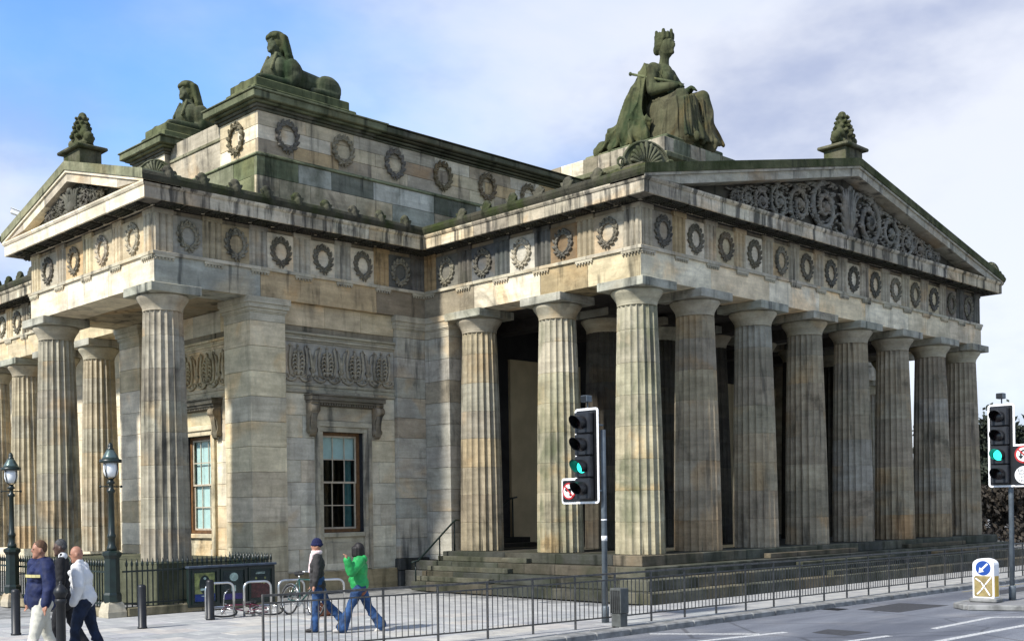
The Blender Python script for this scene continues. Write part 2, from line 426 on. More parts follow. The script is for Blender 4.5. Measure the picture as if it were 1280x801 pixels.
def slabcol(): return pick(((.40, .40, .385), 5), ((.34, .345, .34), 3), ((.45, .43, .39), 2), ((.28, .28, .275), 1))
for (d, x0, y0) in front:
    z = rnd.uniform(-.004, .002)
    MB().cbox(.006, .894, .006, .614, -.03, 0, .006).build('paving_slab', 'paving', pv, slabcol(), (x0, y0, z))
for (d, x0, y0) in rest:
    z = rnd.uniform(-.004, .002); rest_b.cbox(x0 + .006, x0 + .894, y0 + .006, y0 + .614, -.03, z, .006)
stuff(rest_b.build('paving_slabs_beyond', 'paving', pv, (.38, .38, .365)))
kb = MB().box(-120, 400, KERB - .14, KERB + .14, -.159, -.02).build('kerb', 'kerb_stone'); struct(kb)
x = -26
while x < 40:
    L = rnd.uniform(.8, 1.15)
    MB().cbox(0.004, L - .004, -.16, .16, -.158, rnd.uniform(.0, .008), .025).build('kerb_stone', 'kerb_stone', kb, None, (x, KERB, 0)); x += L
# road markings, slightly worn sheets
def marking(pts, w, mat='road_paint'):
    b = MB()
    for a, c in zip(pts[:-1], pts[1:]):
        a = Vector((*a, 0)); c = Vector((*c, 0)); d = (c - a).normalized(); nrm = Vector((-d.y, d.x, 0)) * w / 2
        lo, hi = Vector((0, 0, ROADZ + .001)), Vector((0, 0, ROADZ + .005))
        q = [a - nrm, c - nrm, c + nrm, a + nrm]
        b.add([p + lo for p in q] + [p + hi for p in q], [(3, 2, 1, 0), (4, 5, 6, 7)] + [(i, (i + 1) % 4, 4 + (i + 1) % 4, 4 + i) for i in range(4)])
    return struct(b.build('road_marking', mat))
marking([(-6.2, -4.85), (-4.92, -6.4)], .13)
marking([(-6.6, -6.24), (-4.34, -6.6)], .14)
marking([(-7.9, -5.0), (-7.0, -5.9)], .12)
marking([(-2.0, -8.36), (.93, -8.28)], .13); marking([(.95, -8.3), (1.9, -9.3)], .13)
marking([(-5.2, -9.27), (1.5, -9.42)], .15)
marking([(-5.6, -8.1), (-3.7, -8.3)], .13)
marking([(8.5, -7.75), (30, -7.75)], .13)
marking([(7.5, -4.95), (38, -4.95)], .06, 'road_yellow')
flat_mat('tar_patch', (.045, .046, .05), .75, var=.4, scale=30, bump=.4)
for (x0, x1, y0, y1) in ((.8, 3.2, -6.35, -5.35), (-9.5, -7.9, -6.2, -5.6), (7.0, 12.5, -6.0, -5.5), (-4.2, -3.3, -7.7, -7.0)):
    q = [(x0, y0), (x0 + .1, y1), (x1 - .05, y1 + .08), (x1, y0 - .06)]
    struct(MB().prism(q[::-1], lambda p, t: Vector((p[0], p[1], t)), ROADZ + .0005, ROADZ + .004).build('road_patch', 'tar_patch'))
gy = MB()
gy.box(.4, .9, KERB - .60, KERB - .20, ROADZ + .001, ROADZ + .004)
for k in range(7): gy.box(.42 + k * .07, .46 + k * .07, KERB - .58, KERB - .22, ROADZ + .004, ROADZ + .010)
tag(gy.build('drain_grate', 'iron_black'), 'iron drain grate in the gutter by the kerb', 'drain')
# traffic island
isl = thing('traffic_island', 'low kerbed traffic island in the road under the keep left bollard', 'traffic island', (2.2, -7.5, ROADZ))
ipts = [(2.2, -7.25), (2.75, -8.25), (3.2, -8.4), (16, -8.3), (16, -6.8), (3.3, -6.75), (2.6, -6.85)]
MB().prism([(p[0] - 2.2, p[1] + 7.5) for p in ipts], lambda p, t: Vector((p[0], p[1], t)), 0.002, .115).build('surface', 'paving', isl, (.22, .22, .22))
for a, c in zip(ipts, ipts[1:] + ipts[:1]):
    a = Vector((a[0] - 2.2, a[1] + 7.5, 0)); c = Vector((c[0] - 2.2, c[1] + 7.5, 0)); d = c - a; n = max(1, round(d.length / .9))
    for k in range(n):
        p = a + d * k / n; q = a + d * (k + 1) / n; t = d.normalized()
        M = Matrix.Translation(p) @ Matrix.Rotation(atan2(t.y, t.x), 4, 'Z')
        MB().cbox(.004, (q - p).length - .004, -.075, .075, 0.001, .125, .02, M).build('kerb_stone', 'kerb_stone', isl)

# ================================================================== the building
bld = thing('temple_gallery', 'weathered sandstone neoclassical gallery with fluted columns, carved pediment and wreath frieze', 'building')

# ---------------- path of the entablature (outer face of the architrave), walked with the outside on the left
PATH = [(LX + Wx, Yf), (LX + Wx, Yi), (LX + e, Yi), (LX + e, -e), (-e, -e), (-e, Yi), (-Wx, Yi), (-Wx, Yf), (XG, Yf), (XG, 44)]
EDGES = []
for i in range(len(PATH) - 1):
    a = Vector((*PATH[i], 0)); b_ = Vector((*PATH[i + 1], 0)); d = (b_ - a).normalized()
    EDGES.append(dict(a=a, d=d, n=Vector((-d.y, d.x, 0)), L=(b_ - a).length))
for i, E_ in enumerate(EDGES):
    cr0 = EDGES[i - 1]['d'].cross(E_['d']).z if i else 0
    cr1 = E_['d'].cross(EDGES[i + 1]['d']).z if i < len(EDGES) - 1 else 0
    E_['s0'] = -cr0; E_['s1'] = -cr1
FRONT, FLANK, WING, WEND, WBACK, COLON = 3, 4, 5, 6, 7, 8
def run(i, prof, t0=None, t1=None, mb=None):
    """piece of a moulding on edge i between t0 and t1 (None = up to the mitred corner)"""
    E_ = EDGES[i]; P = lambda p, t: E_['a'] + E_['d'] * t + E_['n'] * p[0] + Vector((0, 0, p[1]))
    A = (lambda p: -E_['s0'] * p[0]) if t0 is None else t0
    B = (lambda p: E_['L'] + E_['s1'] * p[0]) if t1 is None else t1
    return (mb or MB()).prism(prof, P, A, B)
def cuts(L, step, ph=.0):
    n = max(1, round(L / step)); return [L * (k + (ph if 0 < k < n else 0)) / n for k in range(n + 1)]
JN = .006
def rz_of(i): return atan2(EDGES[i]['d'].y, EDGES[i]['d'].x)

arch = MB(); frz = MB(); cor = MB()
for i in range(len(EDGES)):
    run(i, [(-2 * e + .02, za + .015), (-.02, za + .015), (-.02, 8.74), (-2 * e + .02, 8.74)], None, None, arch)
    run(i, [(-.9, zt - .05), (-.085, zt - .05), (-.085, zfr), (-.9, zfr)], None, None, frz)
    run(i, [(-.8, zfr + .002), (g - .03, zfr + .06), (g - .03, zg - .03), (-.8, zg - .03)], None, None, cor)
arch = arch.build('architrave', 'stone', bld, DIRTY)
frz = frz.build('frieze', 'stone', bld, DIRTY)
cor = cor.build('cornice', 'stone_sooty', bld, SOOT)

AP = [(-2 * e, za), (-.006, za), (0, za + .006), (0, 8.752), (-2 * e, 8.752)]
TP = [(-.1, 8.75), (.06, 8.756), (.06, 8.83), (.05, zt), (-.1, zt)]
GP = [(-.25, 9.965), (.03, 9.965), (.06, 9.99), (g - .05, 9.99), (g - .05, 9.96), (g - .02, 9.955), (g, 9.97), (g, 10.25), (g + .03, 10.27), (g + .06, 10.32), (g + .06, zg), (-.25, zg)]
SP = [(-.35, zg + .003), (g + .07, zg + .003), (g + .10, zg + .06), (g + .12, zg + .14), (g + .09, zg + .22), (g + .02, zg + .26), (-.1, zg + .25), (-.35, zg + .22)]
def arch_cols(i, k, n):
    if i == FLANK:   # from the outer corner towards the inner corner
        return [jit(CREAM), (.36, .30, .20), PALE, DIRTY][min(k, 3)]
    if i == WING:
        return [(.26, .225, .18), (.48, .39, .265), (.36, .385, .375)][min(k, 2)]
    if i == WEND: return jit(PALE)
    if i == FRONT: return pick(((.76, .68, .52), 5), ((.74, .675, .545), 3), ((.76, .71, .61), 2)) if k > 1 else jit((.66, .60, .49))
    return pick((CREAM, 3), (GREY, 2))
for i in range(len(EDGES)):
    L = EDGES[i]['L']
    if i == FRONT: c = [0] + [.5 * (LX + 2 * e) + q for q in (-7.6, -4.4, -1.4, 1.5, 4.3, 7.2)] + [L]
    elif i == FLANK: c = [0, 1.7, 3.35, 5.9, L]
    elif i == WING: c = [0, 1.9, 5.95, L]
    else: c = cuts(L, 2.9)
    for k in range(len(c) - 1):
        t0 = None if k == 0 else c[k] + JN; t1 = None if k == len(c) - 2 else c[k + 1] - JN
        run(i, AP, t0, t1).build('architrave_block', 'stone_clean' if i in (FRONT, WEND) else 'stone', arch, arch_cols(i, k, len(c)))
        run(i, TP, t0, t1).build('taenia_block', 'stone', arch, jit((.46, .44, .38)))
    # cornice blocks
    c = cuts(L, 1.35)
    for k in range(len(c) - 1):
        t0 = None if k == 0 else c[k] + .005; t1 = None if k == len(c) - 2 else c[k + 1] - .005
        cc = pick(((.48, .45, .39), 3), ((.60, .565, .49), 3), ((.54, .485, .385), 2), ((.38, .35, .30), 1)) if i != WEND else jit(PALE)
        run(i, GP, t0, t1).build('cornice_block', 'cornice_stone' if i != WEND else 'stone_clean', cor, cc)
    if i in (0, 2, 4, 5, 7, 8):
        c = cuts(L, 3.2)
        for k in range(len(c) - 1):
            t0 = None if k == 0 else c[k] + .004; t1 = None if k == len(c) - 2 else c[k + 1] - .004
            run(i, SP, t0, t1).build('gutter', 'stone_mossy', cor, jit((.055, .055, .045)))

# triglyph, metope, wreath, regula, mutule meshes (local: x along the wall, y outwards, z up)
def triglyph_mesh():
    w = TW; h = zfr - zt - .002; b = MB(); q = w / 6; d0 = 0; d1 = -.055
    xs = [(-w / 2, d1), (-w / 2 + q * .35, d1 + .0), (-w / 2 + q * .75, d0), (-w / 2 + q * 1.55, d0), (-q, d1), (-q * .55, d0), (q * .55, d0), (q, d1), (w / 2 - q * 1.55, d0), (w / 2 - q * .75, d0), (w / 2 - q * .35, d1), (w / 2, d1)]
    poly = xs + [(w / 2, -.085), (-w / 2, -.085)]
    b.prism(poly, lambda p, t: Vector((p[0], p[1], t)), 0, h - .13)
    b.cbox(-w / 2, w / 2, -.085, .004, h - .128, h, .008)
    return b.mesh('triglyph', 'stone')
TRI = triglyph_mesh()
TRI_S = triglyph_mesh(); TRI_S.materials.clear(); TRI_S.materials.append(MATS['stone_sooty'])
def wreath_mesh(name='wreath', R0=.325, r=.085, n=14, mat='stone_sooty'):
    b = MB(); pts = [(R0 * cos(2 * pi * k / 28), 0, R0 * 1.08 * sin(2 * pi * k / 28)) for k in range(29)]
    b.tube(pts, r * .55, 6)
    for k in range(n):
        th = 2 * pi * k / n; s_ = 1 if cos(th) > 0 else -1
        for q, dr in ((0, -.035), (1, .04)):
            p = Vector(((R0 + dr) * cos(th + q * .14), .025, (R0 + dr) * 1.08 * sin(th + q * .14)))
            t = Vector((-sin(th) * s_, .25, cos(th) * s_)).normalized(); nrm = Vector((cos(th), 0, sin(th)))
            b.tube([p - t * .07, p - t * .01, p + t * .06 + nrm * dr * .9, p + t * .09 + nrm * dr * 1.6], [.014, .048, .040, .010], 6, smooth=True)
    b.ball((0, .03, -R0 * 1.08), (.06, .05, .055), 8); b.ball((0, .03, R0 * 1.08), (.05, .045, .045), 8)
    for s_ in (-1, 1): b.tube([(0, .02, -R0 * 1.08), (s_ * .07, .03, -R0 * 1.08 - .08), (s_ * .05, .03, -R0 * 1.08 - .16)], [.03, .035, .02], 5, flat=.5, flatdir=(0, 1, 0))
    return b.mesh(name, mat)
WRE = wreath_mesh(); WRE_A = wreath_mesh('attic_wreath', .37, .10, 13)
def ring_z(z, me):  # helper kept simple: shift mesh up
    for v in me.vertices: v.co.z += z
    return me
MW = .853
def metope_mesh(w): return MB().cbox(-w / 2, w / 2, -.085, -.05, 0, zfr - zt - .11, .006).add([], []).mesh('metope', 'stone_clean')
def regula_mesh():
    b = MB(); b.box(-TW / 2, TW / 2, -.02, .05, 8.69 - 8.75, .003)
    for k in range(6):
        x = -TW / 2 + TW * (k + .5) / 6; b.lathe([(.030, -.115), (.022, -.06)], 6, (x, .025, 0))
    return b.mesh('regula', 'stone')
REG = regula_mesh()
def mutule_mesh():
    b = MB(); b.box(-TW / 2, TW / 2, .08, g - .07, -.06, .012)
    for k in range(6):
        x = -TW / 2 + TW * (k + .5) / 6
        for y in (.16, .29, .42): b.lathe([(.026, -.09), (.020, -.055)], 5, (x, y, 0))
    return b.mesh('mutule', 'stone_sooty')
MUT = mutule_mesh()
def lay_frieze(i, n, first_tri=True, last_tri=True, lo=None, hi=None, tri_c=None, met_c=None, sooty=None):
    E_ = EDGES[i]; L = E_['L']; a = TW / 2 if lo is None else lo; b_ = L - TW / 2 if hi is None else hi
    mm = (b_ - a) / n; rz = rz_of(i); mw = mm - TW; mesh = metope_mesh(mw - .004)
    at = lambda t, z, o=0: E_['a'] + E_['d'] * t + E_['n'] * o + Vector((0, 0, z))
    # a part's local x runs along the wall and y outwards: mirrored frames are avoided by turning the part about z
    rzz = atan2(-E_['n'].x, E_['n'].y)
    for k in range(n + 1):
        t = a + mm * k
        if (k == 0 and not first_tri) or (k == n and not last_tri): pass
        else:
            c = tri_c(k) if tri_c else pick((GREY, 4), (CREAM, 2), (DIRTY, 2))
            inst('triglyph', TRI_S if (sooty and sooty(k)) else TRI, frz, c, at(t, zt + .001), rzz)
            inst('regula', REG, arch, jit((.44, .42, .36)), at(t, 8.75), rzz)
            inst('mutule', MUT, cor, jit((.045, .043, .04)), at(t, 9.985), rzz)  # near-black: soot, plus the shade under the cornice put into the colour
        if k < n:
            t = a + mm * (k + .5)
            c = met_c(k) if met_c else pick((CREAM, 4), (PALE, 2), (GREY, 2))
            inst('metope', mesh, frz, c, at(t, zt + .001), rzz)
            inst('wreath', WRE, frz, pick(((.17, .16, .14), 3), (SOOT, 3), ((.24, .23, .20), 2)) if i == FRONT or c[0] < .5 or rnd.random() < .7 else jit(GREY), at(t, zt + .50, -.045), rzz, (rnd.uniform(.80, .88), 1, rnd.uniform(.83, .90))).rotation_euler[1] = rnd.uniform(-.22, .22)
            inst('mutule', MUT, cor, jit((.045, .043, .04)), at(t, 9.985), rzz)  # same near-black, soot with the cornice's shade in the colour
lay_frieze(FRONT, 14, tri_c=lambda k: jit((.13, .13, .13)) if k < 2 else (jit(WARM) if k == 13 else pick((GREY, 4), ((.42, .39, .33), 4))), met_c=lambda k: jit((.15, .145, .14)) if k < 1 else (jit((.22, .2, .18)) if k == 1 else (jit(GREY) if k == 13 else pick((CREAM, 4), (PALE, 3)))), sooty=lambda k: k < 3)
lay_frieze(FLANK, 5, last_tri=True, hi=EDGES[FLANK]['L'] - .18, tri_c=lambda k: [GREY, (.33, .29, .22), (.11, .11, .115), (.095, .105, .12), (.12, .115, .11), (.38, .28, .165)][k], met_c=lambda k: [GREY, (.20, .15, .10), (.50, .49, .46), (.10, .11, .125), (.16, .16, .15)][k], sooty=lambda k: 2 <= k <= 4)
lay_frieze(WING, 6, first_tri=True, lo=.22, tri_c=lambda k: [SOOT, (.40, .30, .18), (.42, .41, .37), (.44, .42, .37), (.38, .37, .34), (.36, .32, .24), GREY][k], met_c=lambda k: [(.13, .135, .135), PALE, PALE, PALE, (.40, .34, .24), (.33, .33, .31)][k])
lay_frieze(WEND, 4, met_c=lambda k: jit([CREAM, CREAM, WARM, GREY][k]))
lay_frieze(COLON, 10, hi=14.3); lay_frieze(1, 6); lay_frieze(WBACK, 1)

# antefixes along the gutters
def antefix_mesh():
    b = MB()
    b.cap((0, 0, .02), (0, .02, .16), .115, .10, 10)
    for k in range(-2, 3): b.cap((k * .05, .07, .05), (k * .075, .06, .2 - abs(k) * .035), .03, .03, 8)
    b.ball((0, .1, .08), (.06, .06, .05), 8); b.cap((0, -.1, 0), (0, .05, 0), .1, .12, 8)
    return b
_a = voxel('antefix', antefix_mesh(), .018, 'stone_mossy', None, None, 1); ANT = _a.data; bpy.data.objects.remove(_a)
def antefixes(i, t0, step, n):
    E_ = EDGES[i]; rzz = atan2(-E_['n'].x, E_['n'].y)
    for k in range(n):
        inst('antefix', ANT, cor, jit((.09, .09, .075)), E_['a'] + E_['d'] * (t0 + step * k) + E_['n'] * (g - .05) + Vector((0, 0, zg + .19)), rzz, (1.25, 1.2, 1.2 + rnd.uniform(-.1, .1)))
antefixes(WING, 1.75 - .528, .975, 9); antefixes(FLANK, .9, .98, 6); antefixes(COLON, .5, .98, 14)

# ---------------- columns
NFL = 20
def col_r(z, h, rb=.640, rt_=.508):
    f = z / h; return rb + (rt_ - rb) * (f * .82 + f * f * .18) + .012 * sin(pi * f)
def drum_mesh(z0, z1, h, name='drum', mat='stone_columns'):
    b = MB(); rows = []
    ch = .011
    zz = [(z0, -.014), (z0 + ch, 0), ((z0 + z1) / 2, 0), (z1 - ch, 0), (z1, -.014)]
    vs = []; ns = NFL * 6
    for (z, dr) in zz:
        r = col_r(z, h) + dr
        for k in range(ns):
            ph = (k % 6) / 6; fl = sin(pi * ph) if ph > 0 else 0
            th = 2 * pi * k / ns; rr = r - .074 * (r / .64) * fl ** .75 if ph > 0 else r
            vs.append((rr * cos(th), rr * sin(th), z))
    fs = [(i * ns + k, i * ns + (k + 1) % ns, (i + 1) * ns + (k + 1) % ns, (i + 1) * ns + k) for i in range(len(zz) - 1) for k in range(ns)]
    b.add(vs, fs); b.f += [tuple(range(ns))[::-1], tuple((len(zz) - 1) * ns + k for k in range(ns))]; b.sm += [False, False]
    return b.mesh(name, mat)
HS = 7.40 - zs
DZ = [0, .82, 1.62, 2.42, 3.25, 4.04, 4.86, 5.70, HS]
DRUMS = [drum_mesh(DZ[k], DZ[k + 1], HS) for k in range(8)]; DRUMS_G = [drum_mesh(DZ[k], DZ[k + 1], HS, 'drum', 'columns_green') for k in range(8)]
CORE = MB().lathe([(.57, .02), (.44, HS + .1)], 24).mesh('column', 'stone_sooty')
ECH = MB().lathe([(.500, HS - .002), (.512, HS + .02), (.505, HS + .035), (.515, HS + .05), (.520, HS + .10), (.575, HS + .20), (.640, HS + .29), (.668, HS + .345), (.664, HS + .385), (.64, HS + .402)], 40).mesh('echinus', 'stone_clean')
ABA = MB().cbox(-.725, .725, -.725, .725, HS + .402, za - zs - .002, .014).mesh('abacus', 'stone_sooty')
def column(x, y, tints, capc=None, z=zs):
    c0 = inst('column', CORE, bld, DIRTY, (x, y, z))
    k0 = rnd.randrange(NFL) * 2 * pi / NFL
    for k in range(8): inst('drum', (DRUMS_G if tints is tint_green else DRUMS)[k], c0, tints(k), (0, 0, 0), 0)
    inst('echinus', ECH, c0, capc or jit((.40, .38, .32))); inst('abacus', ABA, c0, jit((.36, .37, .35)))
    return c0
def tint_front(k): return pick(((.35, .325, .27), 4), ((.325, .295, .245), 3), ((.36, .32, .25), 2), ((.28, .26, .22), 1.4), ((.325, .32, .30), 1.5)) if k > 0 else pick(((.34, .28, .20), 2), ((.33, .30, .25), 1))
def tint_green(k): return pick(((.34, .33, .265), 3), ((.35, .33, .26), 2)) if k < 6 else jit((.40, .38, .325))
def tint_flank(k): return pick(((.32, .29, .23), 3), ((.34, .285, .205), 2), ((.29, .28, .25), 2)) if k > 1 else jit((.28, .25, .20))
def tint_wing(k): return pick(((.34, .33, .29), 4), ((.315, .305, .27), 3), ((.35, .33, .28), 2))
for k, x in enumerate(colX): column(x, 0, tint_green if k == 0 else tint_front)
column(0, flY[0], tint_green); column(0, flY[1], tint_flank)
column(-Wx + e, Yi + e, tint_wing); column(-Wx + e, Yf - e, tint_wing)
for k in range(4): column(-6.2, 17.4 + 2.9 * k, lambda q: pick(((.40, .365, .29), 3), ((.37, .355, .31), 1)))
for k, x in enumerate([2.9, 5.6, 8.4, 11.2, 13.9, 16.6]): column(x, 3.4, lambda q: pick(((.085, .078, .068), 3), ((.07, .066, .06), 2)))  # inner row near-black: soot, with the portico's shade put into the colour
for y in flY: column(LX, y, tint_flank)
column(LX + Wx - e, Yi + e, tint_wing); column(LX + Wx - e, Yf - e, tint_wing)

# ---------------- walls of ashlar
def wall(axis, plane, sgn, u0, u1, z0, z1, hole=(), course=.62, lens=(1.1, 1.7), th=.14, cf=None, mat='stone', back=.5, name='wall', parent=None, seed=0):
    """axis 'x': the wall runs along x at y=plane facing sgn*y; axis 'y': runs along y at x=plane facing sgn*x.
    hole: list of (u0,u1,z0,z1) openings. Backing slab plus stone_block children standing proud by their joints."""
    rr = random.Random(seed + 5)
    def B(mb, a0, a1, c0, c1, d0, d1, ch=None):
        lo, hi = sorted((plane - sgn * d0, plane - sgn * d1))
        args = (a0, a1, lo, hi, c0, c1) if axis == 'x' else (lo, hi, a0, a1, c0, c1)
        return mb.cbox(*args, ch) if ch else mb.box(*args)
    bk = MB()
    if not hole: B(bk, u0 + .01, u1 - .01, z0, z1 - .01, .03, back)
    else:
        h0 = hole[0]
        for (a, b_, c, d) in ((u0 + .01, h0[0] - .01, z0, z1 - .01), (h0[1] + .01, u1 - .01, z0, z1 - .01), (h0[0] - .01, h0[1] + .01, z0, h0[2] - .01), (h0[0] - .01, h0[1] + .01, h0[3] + .01, z1 - .01)):
            if b_ - a > .02 and d - c > .02: B(bk, a, b_, c, d, .03, back)
    w = bk.build(name, 'stone_sooty', parent or bld, DIRTY)
    n = max(1, round((z1 - z0) / course)); hc = (z1 - z0) / n
    for j in range(n):
        c0 = z0 + j * hc; c1 = c0 + hc
        segs = [(u0, u1)]
        for (a, b_, c, d) in hole:
            if c1 > c + .02 and c0 < d - .02:
                ns = []
                for s_ in segs:
                    if b_ <= s_[0] or a >= s_[1]: ns.append(s_)
                    else:
                        if a - s_[0] > .02: ns.append((s_[0], a))
                        if s_[1] - b_ > .02: ns.append((b_, s_[1]))
                segs = ns
        for (a, b_) in segs:
            u = a; first = True
            while u < b_ - .01:
                Lb = rr.uniform(*lens) * (rr.uniform(.45, .6) if first and j % 2 else 1); v = u + Lb
                if b_ - v < lens[0] * .45: v = b_
                cc = cf(j, (u + v) / 2, (c0 + c1) / 2) if cf else pick((CREAM, 3), (GREY, 3), (WARM, 1), (BLUE, 1))
                B(MB(), u + .004, v - .004, c0 + .004, c1 - .004, rr.uniform(-.003, .004), th, .007).build('stone_block', mat, w, cc)
                u = v; first = False
    return w

# the wall beside the portico: pier, wall with window, pilaster at the inner corner
PX0, PX1 = -6.83, -5.69; PLX = -1.67
wcol = lambda j, u, z: pick(((.54, .53, .48), 5), ((.515, .515, .48), 4), ((.57, .535, .45), 2), ((.49, .44, .355), .7)) if z < 7 else pick(((.50, .49, .44), 3), (CREAM, 2))
WIN = (-4.40, -2.88, 1.68, 4.52)
wing_wall = wall('x', Yi + .14, -1, PX1, PLX, 0.0, za, [(WIN[0], WIN[1], WIN[2], WIN[3]), (PX1, PLX, 5.56, 7.24)], .62, (.9, 1.5), .12, wcol, 'stone_clean', .45, 'wall', seed=2)
MB().box(PX1 + .01, PLX - .01, Yi + .155, Yi + .5, 5.56, 7.24).build('panel_back', 'stone_clean', wing_wall, (.36, .36, .35))
pcol = lambda j, u, z: pick(((.60, .55, .43), 4), ((.62, .555, .42), 3), ((.54, .52, .45), 2)) if z > 3.2 else pick(((.48, .44, .35), 3), ((.39, .355, .285), 2), ((.50, .47, .39), 2))
def pier(x0, x1, y0, y1, nm='pier', z0=0., cf=pcol, seed=0, zcap=7.40, proj=.10):
    rr = random.Random(seed); p = MB().box(x0 + .03, x1 - .03, y0 + .03, y1 - .03, z0, za - .01).build(nm, 'stone_sooty', bld, DIRTY)
    n = 11; h = (zcap - z0) / n
    for j in range(n):
        MB().cbox(x0, x1, y0, y1, z0 + j * h + .004, z0 + (j + 1) * h - .004, .008).build('stone_block', 'stone_clean' if nm == 'pier' else 'stone', p, cf(j, 0, z0 + j * h))
    c = MB(); zz = [(zcap + .004, zcap + .22, 0), (zcap + .22, zcap + .26, .02), (zcap + .26, zcap + .34, .045), (zcap + .34, zcap + .46, proj - .01), (zcap + .46, za - .003, proj + .02)]
    for (a, b_, o) in zz: c.cbox(x0 - o, x1 + o, y0 - o, y1 + o, a, b_, .006)
    c.build('capital', 'stone_clean', p, jit((.45, .44, .38)))
    return p
pier(PX0, PX1, Yi + .001, Yi + 1.285, seed=3)
pier(PX0, PX1, Yf - 1.285, Yf - .001, seed=4, cf=lambda j, u, z: pick((PALE, 3), (CREAM, 2)))
blu = lambda j, u, z: pick(((.37, .385, .39), 4), ((.41, .41, .395), 3), ((.39, .39, .375), 2), ((.33, .30, .26), .5))
pier(PLX, -.54, Yi + .002, Yi + .7, 'pilaster', .86, blu, 5, 7.40, .07)
pier(-.535, .4, 6.45, Yi + .4, 'anta', .3, blu, 6, 7.40, .06)
MB().cbox(PLX - .06, -.50, Yi - .07, Yi + .6, .52, .858, .02).cbox(PLX - .02, -.53, Yi - .02, Yi + .6, 0.002, .518, .02).build('plinth', 'stone_sooty', bld, (.055, .06, .07))
MB().cbox(PX1, PLX - .03, Yi + .06, Yi + .4, 0.002, .60, .02).build('plinth', 'stone_sooty', bld, (.30, .26, .18))
# hidden right half, mirrored
pier(LX + 5.69, LX + 6.83, Yi + .001, Yi + 1.285, seed=7); wall('x', Yi + .14, -1, LX + .6, LX + 5.69, 0, za, cf=lambda j, u, z: jit(CREAM), lens=(1.6, 2.4), course=.8, seed=9)
MB().cbox(LX - .4, LX + .54, 6.45, Yi - .005, .3, za - .003).build('anta', 'stone', bld, GREY)
# west wall under the wing portico
ww = lambda j, u, z: pick((PALE, 4), (CREAM, 4), (WARM, .7), ((.48, .47, .43), 2))
WW = (Yc - .80, Yc + .80, 1.68, 4.52)
west_wall = wall('y', -6.25, -1, Yi + 1.285, Yf - 1.285, 0., za, [(WW[0], WW[1], WW[2], WW[3]), (Yi + 1.285, Yf - 1.285, 5.56, 7.24)], .62, (.9, 1.5), .12, ww, 'stone_clean', .45, 'wall', seed=12)
MB().box(-6.237, -5.9, Yi + 1.30, Yf - 1.30, 5.56, 7.24).build('panel_back', 'stone', west_wall, CREAM)
wall('y', -4.9, -1, Yf, 44, 0., za, (), 1.0, (3, 5), .12, lambda j, u, z: jit(PALE), 'stone_clean', .4, 'wall', seed=14)

# mouldings and palmettes of the carved bands
def palmette_mesh():
    b = MB()
    b.tube([(0, .03, .20), (0, .06, .55), (0, .05, 1.0)], [.05, .055, .03], 6)
    b.tube([(0, .03, 1.0), (.03, .07, 1.05), (0, .09, 1.02)], [.03, .035, .02], 5)
    for s_ in (-1, 1):
        for k in range(6):
            z = .26 + k * .115; w = .13 + .035 * sin(k / 5 * pi) * 2
            pts = [(s_ * .03, .03, z - .04), (s_ * w * .6, .07, z + .06), (s_ * w, .08, z + .03), (s_ * (w + .01), .06, z - .03), (s_ * (w - .04), .05, z - .04)]
            b.tube(pts, [.022, .036, .036, .028, .016], 5)
        # outer framing frond
        pts = [(s_ * .10, .02, .14), (s_ * .27, .03, .22), (s_ * .31, .05, .5), (s_ * .30, .06, .8), (s_ * .24, .06, 1.0), (s_ * .30, .07, 1.06), (s_ * .34, .06, 1.0)]
        b.tube(pts, [.035, .042, .04, .038, .034, .03, .018], 6)
        # scroll at the foot
        pts = [(s_ * (.06 + .40 * t), .05, .12 - .09 * sin(pi * t)) for t in [k / 5 for k in range(6)]]
        b.tube(pts, [.03, .045, .045, .04, .034, .025], 5)
        b.tube([(s_ * (.40 + .07 * cos(a)), .05, .14 + .07 * sin(a)) for a in [k * .7 - 1 for k in range(8)]], [.03 - .002 * k for k in range(8)], 5)
    b.ball((0, .06, .27), (.06, .05, .085), 8); b.cbox(-.11, .11, 0, .07, .125, .165, .008)
    return b.mesh('palmette', 'stone_sooty')
PAL = palmette_mesh()
def lily_mesh():
    b = MB()
    for s_ in (-1, 1):
        b.tube([(s_ * .02, .02, .25), (s_ * .05, .05, .6), (s_ * .11, .06, .92), (s_ * .15, .06, .98), (s_ * .12, .06, .90)], [.03, .034, .034, .026, .016], 5)
        b.tube([(s_ * .03, .02, .3), (s_ * .09, .05, .42), (s_ * .10, .05, .34)], [.03, .034, .018], 5)
    b.tube([(0, .02, .2), (0, .05, .6), (0, .04, .8)], [.025, .04, .015], 5); b.ball((0, .05, .22), (.05, .05, .06), 8)
    return b.mesh('lily', 'stone_sooty')
LIL = lily_mesh()
def carved_band(axis, plane, u0, u1, parent, n, c):
    span = (u1 - u0); st = span / n
    place = (lambda u, d, z: (u, plane - d, z)) if axis == 'x' else (lambda u, d, z: (plane - d, u, z))
    rz = pi if axis == 'x' else pi / 2
    for k in range(n):
        s_ = .92 * st / .97
        inst('palmette', PAL, parent, jit(c), place(u0 + st * (k + .5), -.03, 5.87), rz, (s_, 1, .96))
        if k: inst('lily', LIL, parent, jit(c), place(u0 + st * k, -.03, 5.87), rz, (1, 1, .96))
    for (z0, z1, d) in ((6.97, 7.03, .02), (7.03, 7.10, .055), (7.10, 7.17, .035), (7.17, 7.24, .09), (5.76, 5.85, .03), (5.66, 5.76, .01), (5.57, 5.66, .045)):
        lo, hi = plane - d, plane + .05
        (MB().cbox(u0, u1, lo, hi, z0 + .001, z1 - .001, .008) if axis == 'x' else MB().cbox(lo, hi, u0, u1, z0 + .001, z1 - .001, .008)).build('moulding', 'stone', parent, jit((.36, .35, .30) if c[0] < .4 else CREAM))
